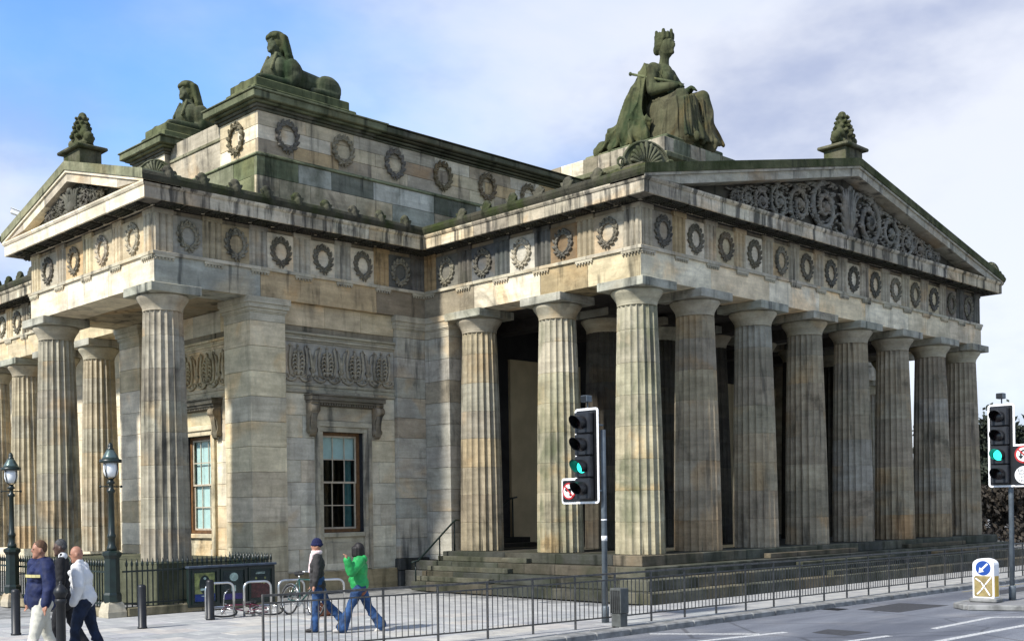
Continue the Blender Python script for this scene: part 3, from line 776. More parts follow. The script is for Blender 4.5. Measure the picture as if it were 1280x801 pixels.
carved_band('x', Yi + .14, PX1 + .003, PLX - .003, wing_wall, 4, (.33, .31, .27))
carved_band('y', -6.25, Yi + 1.288, Yf - 1.288, west_wall, 4, (.46, .40, .28))

# ---------------- windows: local x along the wall, y outwards, z up, origin at the middle of the opening on the ground
def window(loc, rz, stone_c, blind_to, curtain=True, hw=.74, z0=1.68, z1=4.52):
    w = MB()
    # opening lining, a room behind
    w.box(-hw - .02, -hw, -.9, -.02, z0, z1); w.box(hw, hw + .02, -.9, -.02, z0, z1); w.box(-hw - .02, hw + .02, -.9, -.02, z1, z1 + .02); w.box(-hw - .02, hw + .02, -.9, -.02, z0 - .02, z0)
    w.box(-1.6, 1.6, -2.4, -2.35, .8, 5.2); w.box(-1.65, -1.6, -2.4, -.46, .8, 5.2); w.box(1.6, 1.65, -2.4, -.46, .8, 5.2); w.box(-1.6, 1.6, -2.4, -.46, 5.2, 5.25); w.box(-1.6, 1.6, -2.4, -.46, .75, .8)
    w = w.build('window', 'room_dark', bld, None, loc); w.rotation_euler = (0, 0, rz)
    def ch(mb, name, mat, c=None): return mb.build(name, mat, w, c)
    # stone surround
    for s_ in (-1, 1):
        ch(MB().cbox(min(s_ * (hw + .001), s_ * (hw + .14)), max(s_ * (hw + .001), s_ * (hw + .14)), -.2, .05, .62, z1, .01), 'jamb', 'stone', jit(stone_c))
        ch(MB().cbox(min(s_ * (hw + .141), s_ * (hw + .27)), max(s_ * (hw + .141), s_ * (hw + .27)), -.2, .10, .62, z1 + .30, .014), 'architrave_moulding', 'stone', jit(stone_c))
        # scrolled console
        x = s_ * (hw + .43); b = MB(); n = 14
        prof = [(.04, z1 + .78), (.30, z1 + .78)] + [(.19 + .11 * cos(a), z1 + .60 + .13 * sin(a)) for a in [1.2 - k * .5 for k in range(5)]] + [(.17, z1 + .36), (.15, z1 + .18)] + [(.10 + .085 * cos(a), z1 + .03 + .09 * sin(a)) for a in [.8 - k * .6 for k in range(5)]] + [(.03, z1 - .05)]
        b.prism(prof, lambda p, t: Vector((t, p[0], p[1])), x - .13, x + .13)
        b.tube([(x - .15, .20, z1 + .62), (x + .15, .20, z1 + .62)], .125, 14); b.tube([(x - .145, .11, z1 + .03), (x + .145, .11, z1 + .03)], .085, 14)
        for k in range(-2, 3): b.tube([(x + k * .04, .25, z1 + .48), (x + k * .04, .20, z1 + .25), (x + k * .045, .17, z1 - .08), (x + k * .04, .10, z1 - .16)], [.018, .02, .022, .014], 5)
        ch(b, 'console', 'stone_sooty', jit((.22, .20, .17)))
    ch(MB().cbox(-hw - .14, hw + .14, -.2, .052, z1 + .001, z1 + .14, .01).cbox(-hw - .27, hw + .27, -.2, .102, z1 + .141, z1 + .30, .014), 'lintel', 'stone', jit(stone_c))
    ch(MB().cbox(-hw - .3, hw + .3, -.1, .06, z1 + .302, z1 + .70, .01), 'window_frieze', 'stone', jit(stone_c))
    b = MB()
    for (a, c, o) in ((z1 + .702, z1 + .78, .12), (z1 + .781, z1 + .85, .30), (z1 + .851, z1 + .97, .36), (z1 + .971, z1 + 1.02, .40)): b.cbox(-hw - .38 - o * .6, hw + .38 + o * .6, -.1, o, a, c, .012)
    for k in range(int((2 * hw + .9) / .09)): b.box(-hw - .44 + k * .09, -hw - .39 + k * .09, .1, .26, z1 + .72, z1 + .778)
    ch(b, 'hood_cornice', 'stone_sooty', (.15, .14, .125))
    ch(MB().cbox(-hw - .02, hw + .02, -.28, .07, z0 - .13, z0 - .002, .015), 'sill', 'stone', jit(stone_c))
    ch(MB().cbox(-hw, hw, -.12, -.02, .64, z0 - .135, .01).cbox(-hw + .12, hw - .12, -.025, .005, .8, z0 - .28, .01), 'apron', 'stone', jit(stone_c))
    # sashes
    yb = -.20; b = MB()
    for s_ in (-1, 1): b.box(*sorted((s_ * hw, s_ * (hw - .10))), yb - .10, yb + .02, z0, z1)
    b.box(-hw + .1, hw - .1, yb - .1, yb + .02, z1 - .09, z1); b.box(-hw + .1, hw - .1, yb - .1, yb + .03, z0, z0 + .10)
    ch(b, 'frame', 'wood_brown')
    zm = (z0 + z1) / 2
    for nm, za_, zb_, yy in (('upper_sash', zm - .02, z1 - .09, yb - .03), ('lower_sash', z0 + .10, zm + .02, yb - .07)):
        s = MB(); iw = hw - .10
        s.box(-iw, iw, yy - .02, yy + .02, za_, za_ + .05); s.box(-iw, iw, yy - .02, yy + .02, zb_ - .045, zb_)
        for s_ in (-1, 1): s.box(*sorted((s_ * iw, s_ * (iw - .045))), yy - .02, yy + .02, za_ + .05, zb_ - .045)
        for k in (1, 2): x = -iw + 2 * iw * k / 3; s.box(x - .011, x + .011, yy - .015, yy + .018, za_ + .05, zb_ - .045)
        zc = (za_ + zb_) / 2; s.box(-iw + .045, iw - .045, yy - .014, yy + .017, zc - .014, zc + .014)
        so_ = ch(s, nm, 'sash_paint')
        for a in range(3):
            for c in range(2):
                x0 = -iw + .03 + (2 * iw - .06) * a / 3; z_0 = za_ + .05 + (zb_ - za_ - .095) * c / 2
                MB().box(x0 + .016, x0 + (2 * iw - .06) / 3 - .016, yy - .004, yy + .001, z_0 + .014, z_0 + (zb_ - za_ - .095) / 2 - .014).build('pane', 'glass', so_)
    if blind_to: ch(MB().box(-hw + .1, hw - .1, yb - .13, yb - .12, blind_to, z1), 'blind', 'blind')
    if curtain:
        pts = [(-hw + .12 + .22 * k / 20, -.46 + .035 * sin(k * 1.7)) for k in range(21)]
        poly = [(p[0], p[1] - .01) for p in pts] + pts[::-1]
        ch(MB().prism(poly, lambda p, t: Vector((p[0], p[1], t)), z0, z1), 'curtain', 'curtain')
    return w
window((-3.64, Yi + .14, 0), pi, (.38, .37, .32), 3.75)
window((-6.25, Yc, 0), pi / 2, (.50, .46, .36), 1.72, False)

# ---------------- floors, ceilings, inner walls of the portico
MB().box(-.5, LX + .5, -.3, Yi + .3, .3, zs - .002).build('portico_floor', 'step_stone', bld, (.07, .068, .06))  # floor colour darkened to carry the shade inside the portico
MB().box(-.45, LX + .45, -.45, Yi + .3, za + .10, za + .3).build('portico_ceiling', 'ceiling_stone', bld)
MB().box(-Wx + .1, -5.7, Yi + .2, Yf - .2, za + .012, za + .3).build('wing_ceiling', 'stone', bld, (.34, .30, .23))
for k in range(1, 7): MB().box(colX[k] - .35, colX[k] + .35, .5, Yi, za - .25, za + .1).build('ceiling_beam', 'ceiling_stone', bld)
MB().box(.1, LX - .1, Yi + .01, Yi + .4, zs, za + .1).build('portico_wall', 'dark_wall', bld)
cw = []
for (x0, x1) in ((3.1, 6.6), (12.0, 13.1), (14.6, 17.2), (17.6, 19.2)):
    MB().cbox(x0, (x0 + x1) / 2 - .01, Yi - .09, Yi + .02, zs, 7.1, .01).build('lining_panel', 'cream_wall', bld); MB().cbox((x0 + x1) / 2 + .01, x1, Yi - .09, Yi + .02, zs, 7.1, .01).build('lining_panel', 'cream_wall', bld)
MB().cbox(XC - 1.3, XC + 1.3, Yi - .06, Yi + .02, zs, 5.4, .02).build('door', 'door_black', bld)
MB().cbox(1.6, 3.3, 6.4, Yi - .1, zs, zs + .14, .01).cbox(2.0, 3.3, 6.8, Yi - .1, zs + .141, zs + .3, .01).build('door_step', 'step_stone', bld, (.03, .03, .03))
MB().cbox(-Wx - .2, PX0 + .2, Yi - .25, Yf + .25, .003, zs - .001, .02).build('wing_floor', 'step_stone', bld, (.10, .11, .08))

# ---------------- steps: four courses of long blocks with half-height blocks let in
steps = MB().box(-1.0, LX + 1.0, -.6, Yi - .05, .002, .80).build('steps', 'step_stone', bld, SOOT)
SX = [-.95, -1.37, -1.79, -2.21]; SY = [-.75, -1.15, -1.55, -1.95]; SZ = [zs, .807, .538, .269]
scol = lambda: pick(((.12, .125, .11), 3), ((.095, .105, .095), 3), ((.17, .155, .125), 1.2), ((.07, .075, .075), 1.3))
for k in range(4):
    z1 = SZ[k]; z0 = SZ[k + 1] if k < 3 else .001; x = SX[k]; inner = .9
    while x < LX + 1.2 + .4 * k - .05:
        L = rnd.uniform(1.6, 2.9); x1 = min(x + L, LX + 1.2 + .4 * k)
        if LX + 1.2 + .4 * k - x1 < .6: x1 = LX + 1.2 + .4 * k
        MB().cbox(x + .004, x1 - .004, SY[k], SY[k] + inner, z0 + .002, z1 - .0015 * (1 + rnd.random()), .014).build('step_block', 'step_stone', steps, scol()); x = x1
    y = SY[k] + inner
    while y < 6.3:
        L = rnd.uniform(1.5, 2.6); y1 = min(y + L, 6.40)
        if 6.40 - y1 < .5: y1 = 6.40
        MB().cbox(SX[k], SX[k] + .9, y + .004, y1 - .004, z0 + .002, z1 - .0015 * (1 + rnd.random()), .014).build('step_block', 'step_stone', steps, pick(((.065, .07, .065), 3), ((.05, .055, .055), 2), ((.085, .08, .07), 1))); y = y1  # flank blocks darker than the front ones: wing shadow put into their colour
def half_step(x0, x1, y0, y1, zb): MB().cbox(x0, x1, y0, y1, zb + .001, zb + .135, .012).build('half_step', 'step_stone', steps, pick(((.10, .105, .09), 2), ((.13, .115, .09), 1)))
half_step(4.6, 9.6, SY[1] + .18, SY[0] - .002, SZ[1]); half_step(5.6, 11.2, SY[2] + .18, SY[1] - .002, SZ[2]); half_step(6.6, 12.5, SY[3] + .18, SY[2] - .002, SZ[3]); half_step(13.0, 17.4, SY[1] + .18, SY[0] - .002, SZ[1]); half_step(14.2, 18.4, SY[2] + .18, SY[1] - .002, SZ[2])
for k in range(3): half_step(SX[k + 1] + .20, SX[k] - .002, 2.9 + .3 * k, 6.38, SZ[k + 1])
MB().cbox(-1.55, -.545, 6.41, Yi - .075, .002, .52, .02).cbox(-1.30, -.545, 6.41, Yi - .075, .521, .80, .02).build('cheek_block', 'step_stone', steps, (.075, .08, .085))
# hand rails by the inner corner
def hand_rail(pts, posts, label):
    h = thing('hand_rail', label, 'hand rail', (pts[0][0], pts[0][1], 0)); o = Vector((pts[0][0], pts[0][1], 0))
    MB().tube([Vector(p) - o for p in pts], .028, 8).build('rail', 'iron_green', h)
    for (x, y, z0, z1) in posts: MB().tube([Vector((x, y, z0)) - o, Vector((x, y, z1)) - o], .022, 8).build('post', 'iron_green', h)
hand_rail([(-2.35, 6.2, .80), (-2.1, 6.2, .84), (-.72, 6.2, 1.90), (-.60, 6.2, 1.97), (-.35, 6.2, 1.97)], [(-2.2, 6.2, .27, .82), (-1.25, 6.2, .80, 1.48), (-.65, 6.2, 1.05, 1.93)], 'dark iron hand rail on posts climbing the steps beside the dark anta')
hand_rail([(1.3, 6.9, 1.95), (1.9, 6.9, 2.25), (2.5, 6.9, 2.6), (2.8, 6.9, 2.65)], [(1.45, 6.9, 1.06, 2.0), (2.6, 6.9, 1.06, 2.6)], 'dark iron hand rail against the cream wall behind the fluted columns')

# ---------------- pediments and roofs
def gable(axis, c, half, plane, outer, slope, blocks, stone_c, mats, ridge_to, tymp_z):
    """axis 'x': gable runs along x facing -y at y=plane; axis 'y': runs along y facing -x at x=plane"""
    P = (lambda p, t: Vector((c + p[0], t, p[1]))) if axis == 'x' else (lambda p, t: Vector((t, c + p[0], p[1])))
    hz = lambda u: zg + .03 + (half - abs(u)) * slope            # top of the raking cornice
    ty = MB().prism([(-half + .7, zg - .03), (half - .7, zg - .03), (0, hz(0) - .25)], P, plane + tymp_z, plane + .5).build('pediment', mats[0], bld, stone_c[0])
    for s_ in (-1, 1):
        for k in range(blocks):
            a, b_ = half * k / blocks, half * (k + 1) / blocks
            if k: a += .004
            if k < blocks - 1: b_ -= .004
            for nm, lo, hi, out, mt, cc in (('raking_block', -.30, -.07, outer, mats[1], stone_c[1]), ('raking_fillet', -.068, 0.0, outer - .05, mats[1], stone_c[1]), ('raking_gutter', .004, .24, outer - .08, mats[2], stone_c[2])):
                q = [(s_ * a, hz(a) + lo), (s_ * b_, hz(b_) + lo), (s_ * b_, hz(b_) + hi), (s_ * a, hz(a) + hi)]
                if nm == 'raking_block':
                    # keep the foot above the level cornice
                    q = [(u, max(z, zg + .004)) for (u, z) in q]
                    if max(p[1] for p in q) - min(p[1] for p in q) < .02: continue
                if s_ > 0: q = q[::-1]
                MB().prism(q, P, out, plane + .45).build(nm, mt, ty, jit(cc) if nm != 'raking_block' else pick((cc, 3), (GREY, 1)))
    # roof slabs
    for s_ in (-1, 1):
        q = [(0, hz(0) + .10), (s_ * (half - .1), hz(half - .1) + .10), (s_ * (half - .1), hz(half - .1) - .05), (0, hz(0) - .1)]
        MB().prism(q if s_ < 0 else q[::-1], P, plane + .44, ridge_to).build('roof', 'roof_lead', bld)
    return ty, hz
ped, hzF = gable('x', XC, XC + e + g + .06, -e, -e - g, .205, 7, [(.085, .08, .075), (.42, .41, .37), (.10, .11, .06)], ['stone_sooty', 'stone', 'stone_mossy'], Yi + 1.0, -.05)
pedw, hzW = gable('y', Yc, (Yf - Yi) / 2 + g + .06, -Wx, -Wx - g, .275, 3, [(.06, .06, .055), PALE, (.24, .25, .18)], ['stone_sooty', 'stone_clean', 'stone_green'], -6.3, -.26)

def spiral(c, r0, turns, sgn, a0, n=26, k=.82):
    out = []
    for i in range(n):
        t = i / (n - 1); a = a0 + sgn * 2 * pi * turns * t; r = r0 * (1 - k * t); out.append((c[0] + r * cos(a), c[1] + r * sin(a)))
    return out
def leaf(b, p, d, L, w, P):
    """a pointed lobe in the plane of the tympanum"""
    d = Vector(d).normalized(); q = [P(p[0] + d.x * L * t, .06 + .08 * sin(pi * t), p[1] + d.y * L * t) for t in (0, .25, .55, .8, 1)]
    b.tube(q, [w * .3, w * .8, w, w * .6, .004], 6)
def scrollwork(axis, c, plane, half, hz, parent, mat, colr, K):
    P = (lambda u, d, z: Vector((c + u, plane - d, z))) if axis == 'x' else (lambda u, d, z: Vector((plane - d, c + u, z)))
    zb = zg + .02
    for s_ in (-1, 1):
        u = K['start']
        for k in range(K['n']):
            H = (hz(u + K['w'] * .5) - .34 - zb)
            if H < .22: break
            r = H * .475; cx = u + r * 1.02; cz = zb + .04 + r
            if hz(cx + r) - .32 - zb < H * .62: r *= .86; cz = zb + .03 + r
            b = MB()
            sp = spiral((s_ * cx, cz), r, 1.65, (1 if k % 2 else -1) * s_, (pi / 2 * (-1 if k % 2 else 1)) if s_ > 0 else (pi / 2 * (-1 if k % 2 else 1)))
            th = .072 * r / .7 + .018
            b.tube([P(p[0], .08 + .05 * (i / 25), p[1]) for i, p in enumerate(sp)], [th * (1 - .45 * i / 25) for i in range(26)], 7)
            b.ball(P(s_ * cx, .16, cz), .14 * r + .03, 8)
            for a in range(5): b.ball(P(s_ * cx + .19 * r * cos(a * 1.26), .13, cz + .19 * r * sin(a * 1.26)), .085 * r + .012, 6)
            # leaves breaking from the stem
            for i in range(0, 17, 2):
                p = Vector(sp[i]); cc = Vector((s_ * cx, cz)); o = (p - cc).normalized(); t = Vector(sp[i + 1]) - p
                leaf(b, p, o * .55 + t.normalized(), r * (.46 - .012 * i), th * .75, P)
                if i < 9: leaf(b, p, o + t.normalized() * .2, r * .30, th * .55, P)
                if i > 5: leaf(b, p, -o * .5 + t.normalized(), r * .26, th * .5, P)
            rq = random.Random(k * 7 + (s_ + 1))
            for i in range(70):     # small leaves filling the ground between the stems
                a = rq.uniform(0, 2 * pi); q_ = r * rq.uniform(.45, 1.15); pu, pz = cx + q_ * cos(a), cz + q_ * sin(a)
                if zb + .03 < pz < hz(pu) - .46: leaf(b, (s_ * pu, pz), (cos(a + rq.uniform(-1.4, 1.4)), sin(a + rq.uniform(-1.4, 1.4))), r * rq.uniform(.14, .28), th * .42, P)
            # stem running on to the next scroll
            n_ = 8; x1 = u + r * 2.1
            for lo in (0, 1):
                b.tube([P(s_ * (u - .05 + (x1 - u + .2) * t), .06, (zb + .07 + .06 * sin(3 * pi * t)) if not lo else min(cz + r * .98 + .12 * sin(2 * pi * t) * r, hz(u + (x1 - u) * t) - .40)) for t in [q / n_ for q in range(n_ + 1)]], th * .6, 6)
            for q in range(5): leaf(b, (s_ * (u + r * .45 * q), zb + .05), (s_ * .8, .5 + .2 * (q % 2)), r * .34, th * .55, P); leaf(b, (s_ * (u + r * .45 * q), min(cz + r, hz(u + r * .45 * q) - .40)), (s_ * .9, -.5), r * .30, th * .5, P)
            b.build('scroll', mat, parent, jit(colr)); u += r * 2.08
    # acanthus plant in the middle
    b = MB(); H = hz(0) - .50 - zb
    for k in range(-3, 4):
        b.tube([P(k * .03, .05, zb), P(k * .09, .14, zb + H * .35), P(k * .11, .16, zb + H * .7), P(k * .17, .24, zb + H * (.95 - .035 * abs(k)))], [.05, .075, .07, .03], 6)
    for j in range(5):
        for s_ in (-1, 1):
            z = zb + H * (.08 + .17 * j); leaf(b, (s_ * .22, z), (s_ * .55, .9), H * .24, .07, P); leaf(b, (s_ * .34, z - .03), (s_ * 1, .35), H * .16, .055, P)
    b.cap(P(0, .1, zb + .02), P(0, .1, zb + .2), .12, .2, 10); b.ball(P(0, .2, zb + H * .92), .1, 8)
    b.build('acanthus', mat, parent, jit(colr))
scrollwork('x', XC, -e - .05, XC, lambda u: hzF(u), ped, 'stone_sooty', (.25, .245, .235), dict(start=.62, n=6, w=1.6))
scrollwork('y', Yc, -Wx - .26, Yc, lambda u: hzW(u), pedw, 'stone_sooty', (.12, .118, .112), dict(start=.28, n=3, w=.8))  # wing scrolls darker than the front's: gable shade put into their colour

# acroteria
def acro_pedestal(loc, s, parent_name, c=(.13, .13, .10)):
    p = MB().cbox(-.62 * s, .62 * s, -.42 * s, .42 * s, -.35, .42 * s, .02).cbox(-.80 * s, .80 * s, -.58 * s, .58 * s, .42 * s + .001, .54 * s, .025).cbox(-.55 * s, .55 * s, -.4 * s, .4 * s, .54 * s + .001, .62 * s, .02).build('acroterion', 'stone_mossy', bld, c, loc)
    return p
def acro_top(s, p):
    b = MB()
    for k in range(-4, 5):
        a = k * .30; L = (.98 - .06 * abs(k)) * s
        b.cap((sin(a) * .1 * s, 0, .62 * s), (sin(a) * L * .62, -.03, .60 * s + cos(a) * L * .9), .14 * s, .10 * s, 8)
    b.cap((0, 0, .5 * s), (0, .02, 1.72 * s), .34 * s, .15 * s, 12)
    for j in range(5):
        for k in range(7): a = 2 * pi * (k + .5 * (j % 2)) / 7; q = (.36 - .04 * j) * s; b.ball((q * cos(a), q * sin(a), (.95 + .17 * j) * s), (.095 - .008 * j) * s, 8)
    for s_ in (-1, 1):
        b.cap((s_ * .15 * s, 0, .68 * s), (s_ * .58 * s, 0, .76 * s), .20 * s, .16 * s, 8); b.ball((s_ * .60 * s, -.04, .86 * s), .18 * s, 10); b.ball((s_ * .36 * s, -.06, 1.02 * s), .17 * s, 10)
    for k in range(10): a = 2 * pi * k / 10; b.ball((.20 * s * cos(a), .16 * s * sin(a), (.95 + .10 * (k % 3)) * s), .10 * s, 8)
    for k in range(8): a = 2 * pi * k / 8; b.ball((.42 * s * cos(a), .24 * s * sin(a), .68 * s), .12 * s, 8)
    return voxel('palmette_crest', b, .03 * s, 'stone_mossy', p, (.10, .105, .07), 1)
for (l, rz, s) in (((XC + .05, -.55, hzF(0) + .22), 0, .86), ((-9.72, Yc + .05, hzW(0) + .22), -pi / 2, .78)):
    p = acro_pedestal(l, s, ''); p.rotation_euler = (0, 0, rz); acro_top(s, p)
def corner_palmette(loc, rz, s):
    b = MB()
    for k in range(-5, 6):
        a = k * .26; L = .74 - .035 * abs(k)
        b.tube([(sin(a) * .08, 0, .08), (sin(a) * L * .55, -.06, .08 + cos(a) * L * .55), (sin(a) * L * .92, -.07, .08 + cos(a) * L * .92), (sin(a) * L, -.03, .08 + cos(a) * L)], [.03, .055, .07, .04], 6)
    pts = [(.82 * sin(a), .0, .03 + .82 * cos(a)) for a in [-1.55 + 3.1 * k / 16 for k in range(17)]]
    b.tube(pts, .045, 6); b.prism([(p[0], p[2]) for p in pts], lambda p, t: Vector((p[0], t, p[1])), 0, .16)
    for s_ in (-1, 1): b.tube([(s_ * (.85 + .14 * cos(q)), -.02, .14 + .14 * sin(q)) for q in [3.6 - k * .8 * 1 for k in range(8)]], [.06 - .004 * k for k in range(8)], 6)
    o = b.build('corner_palmette', 'stone_mossy', bld, (.12, .13, .10), loc); o.rotation_euler = (0, 0, rz); o.scale = (s, s, s); return o
def corner_base(x, y, s): MB().cbox(x - .62 * s, x + .62 * s, y - .62 * s, y + .62 * s, zg + .02, zg + .40 * s, .02).cbox(x - .72 * s, x + .72 * s, y - .72 * s, y + .72 * s, zg + .40 * s + .001, zg + .50 * s, .02).build('acroterion_base', 'stone_mossy', bld, (.14, .14, .11))
corner_base(-.35, -.35, .8); corner_palmette((-.35, -.60, zg + .41), R(-28), .78)
corner_base(LX + .35, -.35, .8); corner_palmette((LX + .90, -.80, zg + .34), R(-15), .52)
corner_base(-Wx + .25, Yi + .35, .62); corner_palmette((-Wx + .15, Yi + .15, zg + .32), R(-45), .55)
corner_base(-Wx + .25, Yf - .35, .62)

# ---------------- attic with wreaths over the wing
AX0 = -6.34; AY0, AY1 = 7.72, 2 * Yc - 7.72; AX1 = LX + 6.34
gcol = lambda j, u, z: pick(((.17, .20, .14), 1.6), ((.36, .38, .365), 3), ((.50, .45, .35), 3), ((.15, .165, .15), 1.2), ((.50, .515, .50), 2)) if u < 9 else jit(GREY)
ucol = lambda j, u, z: pick(((.50, .45, .355), 5), (WARM, 1.1), (GREY, 2), ((.60, .57, .50), 1.5), ((.36, .32, .26), 1))
attic = MB().box(AX0 + .2, AX1 - .2, AY0 + .2, AY1 - .2, 10.2, 13.4).build('attic', 'stone', bld, GREY)
wall('x', AY0 - .16, -1, AX0 - .16, AX1, 10.28, 11.86, (), .53, (1.0, 1.9), .12, gcol, 'stone_green', .3, 'attic_base', seed=21)
wall('y', AX0 - .16, -1, AY0 - .16 + .121, AY1 + .16, 10.28, 11.86, (), .53, (1.0, 1.9), .12, lambda j, u, z: pick(((.13, .155, .09), 3), ((.16, .18, .11), 2), ((.22, .24, .18), 1)), 'stone_green', .3, 'attic_base', seed=22)
wall('x', AY0, -1, AX0, AX1, 12.0, 13.14, (), .38, (1.1, 1.9), .12, ucol, 'stone', .3, 'attic_wall', seed=23)
PW = 1.88
for (y0, y1, sd_) in ((AY0 + .121, AY0 + PW, 31), (AY1 - PW, AY1, 32)):
    wall('y', AX0, -1, y0, y1, 12.0, 13.14, (), .38, (1.0, 1.6), .12, lambda j, u, z: pick((PALE, 4), (CREAM, 1)), 'stone_clean', .3, 'attic_pedestal', seed=sd_)
wall('x', AY1 - PW, -1, AX0, AX0 + .5, 12.0, 13.14, (), .38, (1.0, 1.6), .12, lambda j, u, z: jit(GREY), 'stone_green', .2, 'attic_pedestal', seed=33)
wall('y', AX0 + .42, -1, AY0 + PW + .01, AY1 - PW - .01, 11.9, 12.75, (), .45, (1.2, 2), .12, lambda j, u, z: jit((.15, .165, .105)), 'stone_green', .3, 'attic_parapet', seed=34)
MB().cbox(AX0 + .28, AX0 + 1.2, AY0 + PW, AY1 - PW, 12.752, 12.86, .01).cbox(AX0 + .16, AX0 + 1.2, AY0 + PW, AY1 - PW, 12.861, 12.96, .015).cbox(AX0 + .36, AX0 + 1.2, AY0 + PW, AY1 - PW, 12.961, 13.06, .015).build('parapet_coping', 'stone_green', attic, (.25, .25, .19))
def ledge(x0, x1, y0, y1, z0, z1, o, c, mt, nm): return MB().cbox(x0 - o, x1 + o, y0 - o, y1 + o, z0, z1, .018).build(nm, mt, attic, c)
ledge(AX0 - .16, AX1 + .16, AY0 - .16, AY1 + .16, 11.862, 11.925, .05, (.22, .25, .17), 'stone_green', 'ledge'); ledge(AX0, AX1, AY0, AY1, 11.926, 11.998, .08, (.20, .22, .15), 'stone_green', 'ledge')
CORN = [(13.142, 13.22, .05), (13.221, 13.30, .11), (13.301, 13.36, .22), (13.361, 13.55, .34), (13.551, 13.60, .38)]
for (z0, z1, o) in CORN:
    cc = (.17, .19, .13) if z0 > 13.3 else (.13, .13, .11)
    ledge(AX0, AX0 + 4.0, AY0, AY0 + PW, z0, z1, o, cc, 'stone_green', 'cornice_moulding')
    ledge(AX0, AX0 + 4.0, AY1 - PW, AY1, z0, z1, o, cc, 'stone_green', 'cornice_moulding')
    MB().cbox(AX0 + 4.0 + o, AX1, AY0 - o, AY0 + 1.5, z0, z1 - .03, .018).build('cornice_moulding', 'stone_green', attic, (.11, .115, .09))
for k in range(12):
    x = -5.39 + 1.962 * k
    if x < 6: inst('wreath', WRE_A, attic, pick((DIRTY, 2), (SOOT, 2), ((.18, .15, .11), 2)), (x, AY0 - .03, 12.60), pi, (.88, 1, .90))
for y in (AY0 + 1.02, AY1 - .95): inst('wreath', WRE_A, attic, (.16, .145, .11), (AX0 - .03, y, 12.60), pi / 2, (.88, 1, .90))

# ---------------- statues
def fold(o, fn):
    """push a surface's points along their normals: modelled drapery folds"""
    me = o.data; nr = [v.normal.copy() for v in me.vertices]
    for v, n_ in zip(me.vertices, nr): v.co = v.co + n_ * fn(v.co, n_)
    me.update(); return o
def ridge(x): return 2 * (1 - abs(sin(x))) ** 1.5 - .8
def sphinx(y, label):
    x0, zb = -5.95, 13.60
    t = thing('sphinx_statue', label, 'statue', (-4.2, y, zb), 0, None)
    o = Vector((-4.2, y, zb))
    MB().cbox(-2.05, 1.55, -.72, .72, .002, .36, .03).cbox(-1.95, 1.35, -.64, .64, .361, .62, .03).build('base', 'stone_green', t, (.13, .15, .085))
    b = MB(); z = .62
    B_ = lambda a, c, r0, r1: b.cap(a, c, r0, r1, 12)
    B_((-.55, 0, z + .42), (.75, 0, z + .36), .42, .36)            # trunk
    B_((-.75, 0, z + .55), (-.35, 0, z + .55), .44, .44)           # chest
    b.ball((.85, 0, z + .36), (.52, .46, .40), 14)                  # rump
    for s_ in (-1, 1):
        b.ball((.78, s_ * .36, z + .32), (.48, .20, .38), 12)       # haunch
        B_((1.0, s_ * .46, z + .12), (.35, s_ * .5, z + .10), .13, .10); B_((.35, s_ * .5, z + .10), (.12, s_ * .5, z + .08), .11, .10)
        b.ball((-.52, s_ * .40, z + .50), (.30, .20, .38), 12)      # shoulder
        B_((-.50, s_ * .44, z + .36), (-.62, s_ * .44, z + .12), .19, .14); B_((-.62, s_ * .42, z + .12), (-1.55, s_ * .40, z + .11), .13, .115)
        b.ball((-1.62, s_ * .40, z + .10), (.16, .14, .10), 10)
        for k in (-1, 0, 1): b.ball((-1.74, s_ * .40 + k * .075, z + .07), .055, 8)
    B_((-.80, 0, z + .62), (-.74, 0, z + 1.0), .30, .20)           # neck
    b.ball((-.80, 0, z + 1.30), (.25, .21, .31), 14)               # head
    b.ball((-1.02, 0, z + 1.27), (.05, .045, .09), 8); b.ball((-1.00, 0, z + 1.10), (.08, .09, .06), 8); b.ball((-1.00, 0, z + 1.17), (.05, .07, .03), 8)
    for s_ in (-1, 1): b.ball((-.995, s_ * .095, z + 1.41), (.05, .085, .03), 8); b.ball((-.96, s_ * .11, z + 1.22), (.07, .07, .08), 8)
    B_((1.25, .2, z + .15), (1.3, .5, z + .1), .07, .06)
    voxel('body', b, .03, 'statue', t, (.085, .098, .068), 2)
    h = MB(); h.ball((-.72, 0, z + 1.37), (.29, .28, .31), 14); h.ball((-.64, 0, z + 1.22), (.26, .29, .28), 12)
    for k in range(15):     # wig of falling locks, open over the face
        a = pi * (.52 + .96 * k / 14); r_ = .27; ca, sa_ = -cos(a), sin(a)
        p0 = (-.74 - .24 * cos(a) * -1 * .9, .25 * sin(a), z + 1.50); p1 = (-.72 + .30 * -cos(a), .31 * sin(a), z + 1.15); p2 = (-.70 + .36 * -cos(a), .38 * sin(a), z + .72 + .04 * (k % 2))
        p0 = (-.74 - .23 * cos(a), .25 * sin(a), z + 1.50); p1 = (-.70 - .30 * cos(a), .31 * sin(a), z + 1.15); p2 = (-.66 - .36 * cos(a), .38 * sin(a), z + .72 + .05 * (k % 2))
        h.cap(p0, p1, .08, .075, 8); h.cap(p1, p2, .075, .06, 8); h.ball(p2, .075, 8); h.ball([(p1[q] + p2[q]) / 2 for q in range(3)], .085, 8)
    for k in range(7): a = pi * (.72 + .56 * k / 6); h.ball((-.76 + .27 * cos(a), .24 * sin(a), z + 1.50), .075, 8)
    h.ball((-.78, 0, z + 1.58), (.25, .24, .11), 12)
    voxel('headdress', h, .03, 'statue', t, (.075, .085, .045), 1)
    c = MB()
    for s_ in (-1, 1):
        for k in range(5): c.cap((-.93 - .045 * k, s_ * (.20 + .012 * k), z + .98 - .10 * k), (-.96 - .045 * k, s_ * (.205 + .012 * k), z + .90 - .10 * k), .055, .05, 8)
    voxel('lappets', c, .022, 'statue', t, (.11, .12, .075), 1)
    return t
